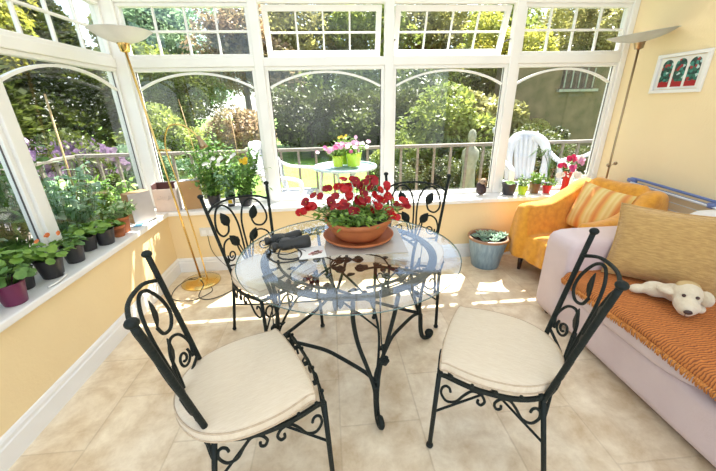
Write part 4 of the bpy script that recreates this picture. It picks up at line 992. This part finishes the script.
def garden_chair(loc, rz, label):
    C = thing('garden_chair', loc, rz, label, 'garden chair', 'white plastic garden chairs on the deck')
    # seat
    g_ = [[V((u*(.23+.02*v), -.22+.46*v, .42-.03*v+.015*u*u)) for u in [i/8*2-1 for i in range(9)]] for v in [j/8 for j in range(9)]]
    MB().sheet(g_).build('seat', 'plastic_w', C, solid=.012)
    # back: curved shell with slots built as hoop + slats
    def bp(u, v): return V((u*(.235+.03*v), .23+.13*v-.10*u*u, .42+.52*v))
    hoop = [bp(-1, 0), bp(-1, .35), bp(-1.0, .6), bp(-.82, .86), bp(-.45, 1.0), bp(0, 1.04), bp(.45, 1.0), bp(.82, .86), bp(1, .6), bp(1, .35), bp(1, 0)]
    hp = cat(hoop, 6); gg = []
    for i, p in enumerate(hp):
        ctr = V((0, p.y+.0, max(.5, p.z-.12))); inn = p+(ctr-p).normalized()*.10; gg.append([p, inn])
    MB().sheet(gg).build('back_hoop', 'plastic_w', C, solid=.014)
    for u in (-.44, -.22, 0, .22, .44):
        w__ = .096
        rows_ = [[bp(u*(.75+.25*v)-w__, v), bp(u*(.75+.25*v)+w__, v)] for v in [.02+.93*j/8*(1-.08*abs(u)) for j in range(9)]]
        MB().sheet(rows_).build('back_slat', 'plastic_w', C, solid=.010)
    for s in (-1, 1):
        ar = cat([V((s*.245, .27, .74)), V((s*.29, .12, .665)), V((s*.30, -.08, .65)), V((s*.30, -.21, .635)), V((s*.295, -.26, .59)), V((s*.285, -.245, .42)), V((s*.30, -.27, .0))], 6)
        mb = MB(); gg = []
        for i, p in enumerate(ar):
            gg.append([p+V((-.028, 0, 0)), p+V((.028, 0, 0))])
        mb.sheet(gg).build('armrest', 'plastic_w', C, solid=.022)
        MB().tube([V((s*.235, .22, .41)), V((s*.26, .33, 0))], [.03, .022], 8).build('leg', 'plastic_w', C)
        MB().tube([V((s*.262, -.2, .41)), V((s*.285, -.262, 0))], [.026, .018], 8).build('leg', 'plastic_w', C)
    return C
gc = garden_chair((-.50, 3.86, .06), math.radians(72), 'white plastic garden chair outside beside the round patio table, facing right')
gc.scale = (1.13, 1.13, 1.13)
dup(gc, (2.50, 3.88, .06), math.radians(-12), 'white slatted plastic garden chair outside the right hand window')
dup(gc, (3.38, 3.85, .06), math.radians(-75), 'white plastic garden chair at the right end of the deck, turned sideways')
Ot = thing('patio_table', (.17, 4.0, .06), 0, 'small round pale metal patio table with frosted glass top outside', 'table')
MB().lathe([(0, .745), (.36, .745)], n=56).build('glass_top', 'frost', Ot)
MB().lathe([(.355, .735), (.385, .735), (.392, .75), (.385, .765), (.362, .765), (.355, .75), (.355, .735)], n=56, caps=False).build('rim', 'outtable', Ot)
MB().lathe([(.0, .50), (.14, .50), (.145, .51), (.14, .52), (0, .52)], n=32).build('lower_shelf', 'outtable', Ot)
for k_ in range(4):
    a = PI/4+k_*PI/2; MB().tube(cat([(.20*math.cos(a), .20*math.sin(a), .74), (.12*math.cos(a), .12*math.sin(a), .6), (.13*math.cos(a), .13*math.sin(a), .35), (.26*math.cos(a), .26*math.sin(a), 0)], 5), .014, 8).build('leg', 'outtable', Ot)
random.seed(31)
for (x, y, r, h, m_, la, c1, c2) in ((.085, 3.93, .068, .125, 'lime2', 'yellow green pot with pink and mauve petunias on the patio table', 'palepink_petal', 'pink_petal'), (.275, 3.93, .095, .155, 'lime', 'larger lime green pot of pale pink petunias on the patio table', 'palepink_petal', 'white_petal')):
    P = pot((x, y, .06+.768), r, h, m_, 'potted_petunia', la, taper=.82); plant_leafy(P, r, h*.8, .14, .14, 26, .05, .022, 'leaf_bright', 8)
    blooms(P, [(G(.075), -.04+G(.05), h+.09+G(.03)) for _ in range(13)], c1, .028); blooms(P, [(G(.07)-.03, -.05+G(.05), h+.10+G(.03)) for _ in range(9)], c2, .026)
P = pot((.19, 4.08, .06+.768), .085, .14, 'lime', 'potted_petunia', 'lime green pot half hidden behind the other two on the patio table', taper=.82); plant_leafy(P, .08, .12, .22, .14, 22, .05, .022, 'leaf_bright', 8)
blooms(P, [(G(.08), G(.05), .30+G(.03)) for _ in range(6)], 'yellow_petal', .018)
# statue and garden light
St = thing('stone_statue', (2.21, 5.1, -.12), .3, 'weathered stone figure standing in the garden beyond the deck rail', 'statue')
MB().lathe([(0, 0), (.17, 0), (.17, .12), (.14, .14), (.155, .30), (.13, .55), (.125, .75), (.165, .88), (.155, .98), (.09, 1.04), (.05, 1.08), (.048, 1.11), (.075, 1.16), (.082, 1.22), (.055, 1.30), (0, 1.33)], n=20).build('figure', 'stone', St); St.scale = (.8, .8, .94)
Gl = thing('garden_light', (2.58, 5.1, -.1), 0, 'white globe garden light just beyond the deck rail', 'garden light')
MB().tube([(0, 0, 0), (0, 0, 1.15)], .02, 8).build('post', 'railw', Gl); MB().ball((0, 0, 1.2), .055, 14).build('globe', 'plastic_w', Gl)

# side table outside left windows with plants
random.seed(44)
lft = [(-2.25, 1.75, .75, 'leaf_silver', 'silvery leaved tomato plant outside the left window nearest the viewer'), (-2.3, 2.30, .95, 'leaf_mid', 'tall leafy tomato plant outside the left window'), (-2.25, 2.75, .70, 'leaf_silver', 'pale feathery plant tied to a bamboo cane outside the left window'),
       (-2.45, 2.05, .80, 'leaf_mid', 'bushy green plant behind the silvery tomato outside the left window'), (-2.15, 1.25, .65, 'leaf_silver', 'feathery pale plant outside the near left window'), (-2.25, 3.15, .55, 'leaf_bright', 'low bright green plant outside the corner post')]
for i, (x, y, H_, m_, la) in enumerate(lft):
    P = pot((x, y, .06), .14, .26, 'terra' if i % 2 else 'blackpot', 'outdoor_plant', la, rim=.03)
    plant_leafy(P, .12, .22, H_*1.28, .34, 75, .085, .038, m_, 17, lean=(.05, 0))
    if i == 2: MB().tube([(.05, .15, .2), (.05, .22, 1.57)], .008, 6).build('cane', 'cane', P)

# ------------------------------------------------------------------ garden
struct(MB().box((-40, 4.76, -.22), (45, 60, -.12)), 'floor_garden', 'grass', smooth=False)
struct(MB().box((-40, -6, -.22), (-4.61, 4.76, -.12)), 'floor_garden_side', 'grass', smooth=False)
# outbuilding
OB = thing('outbuilding', (7.2, 9.1, -.2), 0, 'brown ivy grown stone outbuilding with a barred window beyond the right window', 'building')
MB().box((-2.2, 0, 0), (4.5, 1.2, 2.75)).build('wall', 'shed', OB, smooth=False)
MB().box((-2.3, -.06, 2.75), (4.6, 1.3, 2.85)).build('coping', 'stone', OB, smooth=False)
wf_ = MB().box((-.95, -.05, 2.0), (-.05, -.005, 2.52)).build('window', 'bark', OB, smooth=False)
for k_ in range(5): MB().box((-.92+k_*.20, -.07, 2.02), (-.89+k_*.20, -.05, 2.50)).build('bar', 'stone', wf_, smooth=False)
MB().box((-1.05, -.12, 1.93), (.05, -.005, 1.995)).build('window_sill', 'stone', OB, smooth=False)

def crown_mesh(n, rx, ry, rz_, size, seed, lumps=9, conifer=False):
    random.seed(seed); mb = MB(); L_ = []
    if conifer: L_ = [(V((0, 0, 0)), 1)]
    else:
        for i in range(lumps):
            a = random.random()*2*PI; k_ = random.uniform(.25, .72); e = random.uniform(-.6, .8)
            L_.append((V((math.cos(a)*k_*math.sqrt(1-e*e*.7), math.sin(a)*k_*math.sqrt(1-e*e*.7), e*.75)), random.uniform(.28, .5)))
        L_.append((V((0, 0, 0)), .62))
    for i in range(n):
        if conifer:
            z = random.random()**1.2; rr = (1-z)**.6*(1+.10*math.sin(random.randrange(12))) ; a = random.random()*2*PI; k_ = random.uniform(.72, 1.0)
            lump = 1+.16*noise.noise(V((math.cos(a)*3, math.sin(a)*3, z*6+seed)))
            p = V((math.cos(a)*rr*k_*rx*lump, math.sin(a)*rr*k_*ry*lump, z*2*rz_-rz_)); d = V((math.cos(a)*.6+G(.3), math.sin(a)*.6+G(.3), .5+G(.5)))
        else:
            c, r = random.choice(L_); q = V((G(1), G(1), G(1))).normalized()*r*random.uniform(.75, 1.03)
            p = V(((c.x+q.x)*rx, (c.y+q.y)*ry, (c.z+q.z)*rz_)); d = V((q.x+G(.3), q.y+G(.3), G(.35)))
        if d.length < .01: d = V((1, 0, 0))
        d.normalize(); e = d.cross(V((G(.5), G(.5), 1))); e.normalize(); s_ = size*random.uniform(.6, 1.3); o_ = len(mb.v)
        mb.v += [tuple(p-d*s_*.5), tuple(p-e*s_*.28), tuple(p+d*s_*.5), tuple(p+e*s_*.28)]; mb.f.append((o_, o_+1, o_+2, o_+3))
    return mb
protos = {}
def tree(kind, m_, loc, sc, label, category='tree', group=None, trunk='bark', th=None, name=None):
    key = (kind, m_)
    T_ = thing(name or {'round': 'broadleaf_tree', 'con': 'conifer', 'bush': 'shrub'}[kind], loc, random.random()*6, label, category, group)
    if key not in protos:
        sd = len(protos)*7+3
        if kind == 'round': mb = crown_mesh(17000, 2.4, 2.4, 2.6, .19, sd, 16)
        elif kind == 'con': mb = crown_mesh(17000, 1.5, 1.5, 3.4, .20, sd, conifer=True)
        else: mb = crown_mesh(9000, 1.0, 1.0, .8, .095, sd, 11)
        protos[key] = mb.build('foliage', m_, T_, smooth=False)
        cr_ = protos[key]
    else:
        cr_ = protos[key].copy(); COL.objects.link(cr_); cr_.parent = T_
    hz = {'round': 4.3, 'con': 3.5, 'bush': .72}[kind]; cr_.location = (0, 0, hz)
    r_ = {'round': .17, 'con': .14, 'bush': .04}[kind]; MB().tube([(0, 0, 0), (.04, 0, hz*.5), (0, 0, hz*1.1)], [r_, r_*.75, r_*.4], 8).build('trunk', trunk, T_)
    T_.scale = sc if isinstance(sc, tuple) else (sc,)*3
    return T_
random.seed(61)
# left side: tall dark conifers
for i, (x, y, s_, la) in enumerate(((-9.2, 2.5, 1.05, 'tall dark conifer outside the near left window'), (-9.0, 5.4, 1.0, 'dark green conifer beyond the left window, second of the row'), (-8.4, 8.2, 1.0, 'dark conifer in the row seen through the left window, third from the viewer'), (-7.6, 10.8, .95, 'dark conifer at the far end of the row beyond the corner post'), (-9.6, -.5, 1.0, 'dark conifer at the near end of the row on the left'))):
    tree('con', 'tree_dark', (x, y, -.2), (s_*1.35, s_*1.35, s_*.74), la)
tree('round', 'tree_yellow', (-8.4, 9.6, -.2), (.62, .62, .86), 'yellow leaved tree rising behind the dark conifers at upper left')
tree('round', 'tree_mid', (-12.5, 7.5, -.2), 1.0, 'large green tree behind the conifers at far left')
far = [(-5.6, 14.5, .85, 'tree_blue', 'blue green tree beyond the first window pane right of the corner post'), (-3.0, 13.5, .8, 'tree_red', 'reddish bronze leaved tree behind the white flowering plant'), (-1.0, 15.5, .90, 'tree_olive', 'olive green tree beyond the first mullion'),
       (1.6, 15.0, .88, 'tree_mid', 'mid green tree behind the patio table, to its left'), (4.6, 15.5, .92, 'tree_olive', 'olive green tree seen beyond the middle window'), (7.6, 15.8, .92, 'tree_mid', 'mid green tree to the right of the middle window'), (11.0, 15.5, .9, 'tree_olive', 'olive tree behind the stone outbuilding'),
       (14.5, 12.5, .9, 'tree_mid', 'green tree at the far right beyond the outbuilding'), (9.6, 12.4, .8, 'tree_olive', 'olive tree rising directly behind the outbuilding'), (-8.0, 17.5, 1.0, 'tree_olive', 'large olive tree at the far left of the garden'), (5.9, 12.2, .66, 'tree_yellow', 'yellow green tree beside the fourth mullion'), (-4.6, 11.2, .52, 'tree_mid', 'small green tree nearest the house beyond the corner pane')]
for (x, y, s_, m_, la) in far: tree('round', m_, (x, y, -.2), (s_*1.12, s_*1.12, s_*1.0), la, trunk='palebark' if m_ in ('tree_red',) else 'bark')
bs = [(-4.3, 8.6, 1.3, 'tree_mid', 'green shrub at the left edge of the lawn'), (-2.6, 9.8, 1.2, 'tree_red', 'rust tinged shrub behind the potted tomatoes'), (-3.4, 6.6, .8, 'tree_blue', 'blue green shrub just beyond the deck corner'), (-.6, 11.4, 1.5, 'tree_dark', 'dark shrub at the far edge of the lawn, left of the patio table'), (1.2, 11.0, 1.5, 'tree_dark', 'dark rounded shrub directly behind the patio table'),
      (2.6, 8.4, 1.5, 'tree_mid', 'tall green shrub right of the patio petunias'), (1.75, 7.4, .8, 'tree_mid', 'small bright shrub by the deck rail behind the lime pots'), (4.3, 9.3, 1.6, 'tree_olive', 'olive shrub seen through the middle of the third window'), (3.4, 10.5, 1.8, 'tree_dark', 'large dark shrub behind the lawn in the third window'), (5.0, 7.5, .8, 'tree_dark', 'dark shrub behind the stone figure'),
      (4.9, 8.9, 1.15, 'tree_olive', 'yellow green shrub beside the globe light'), (4.1, 6.6, .75, 'tree_dark', 'low dark shrub behind the balusters beside the stone figure'), (-6.2, 6.0, .9, 'tree_blue', 'grey green shrub in front of the conifers at left'), (-5.0, 2.9, .6, 'tree_blue', 'pale green shrub beyond the left balustrade'), (-5.1, 1.7, .8, 'tree_mid', 'green shrub beyond the near end of the left balustrade'), (-7.0, 3.6, 1.2, 'tree_dark', 'broad dark shrub at the foot of the conifers'), (-2.2, 6.0, .5, 'tree_mid', 'small green shrub beyond the rail behind the potted tomatoes'), (10.5, 8.0, .9, 'tree_dark', 'dark shrub at the foot of the outbuilding on the right'), (3.0, 6.1, .6, 'tree_dark', 'small dark shrub just outside the rail left of the stone figure'),
      (4.9, 6.1, .6, 'tree_dark', 'small dark shrub outside the rail right of the globe light'), (-.9, 14.0, 2.0, 'tree_mid', 'broad green shrub filling the back of the garden left of centre'), (5.5, 13.0, 2.1, 'tree_olive', 'broad olive shrub filling the back of the garden right of centre'), (2.2, 13.6, 2.0, 'tree_mid', 'broad green shrub at the centre back of the garden'),
      (1.0, 5.7, .5, 'tree_dark', 'low dark shrub directly outside the rail behind the lime pots'), (1.75, 5.8, .55, 'tree_dark', 'low dark shrub outside the rail, next to the stone figure on its left'), (2.7, 6.0, .55, 'tree_dark', 'low dark shrub right behind the stone figure'), (3.9, 5.7, .5, 'tree_dark', 'low dark shrub outside the rail behind the white chair')]
for (x, y, s_, m_, la) in bs: tree('bush', m_, (x, y, -.2), s_, la, 'shrub')
# mauve flowers in front of the conifers
random.seed(71)
for i, (x, y, la) in enumerate(((-4.95, 5.9, 'clump of mauve flowers beyond the left balustrade'), (-3.95, 5.5, 'second clump of mauve flowers further along by the conifers'))):
    T_ = tree('bush', 'tree_dark', (x, y, -.2), (.75, .75, .95), la, 'flowering shrub', name='flowering_shrub')
    fm = MB()
    for _ in range(260):
        a = random.random()*6.28; k_ = math.sqrt(random.random()); fm.flower((math.cos(a)*k_*.9, math.sin(a)*k_*.9, 1.25-.4*k_*k_+G(.06)), (G(.4), -1+G(.3), .8), .075, 5)
    o = fm.build('flowers', 'mauve_petal', T_, smooth=False); o['kind'] = 'stuff'
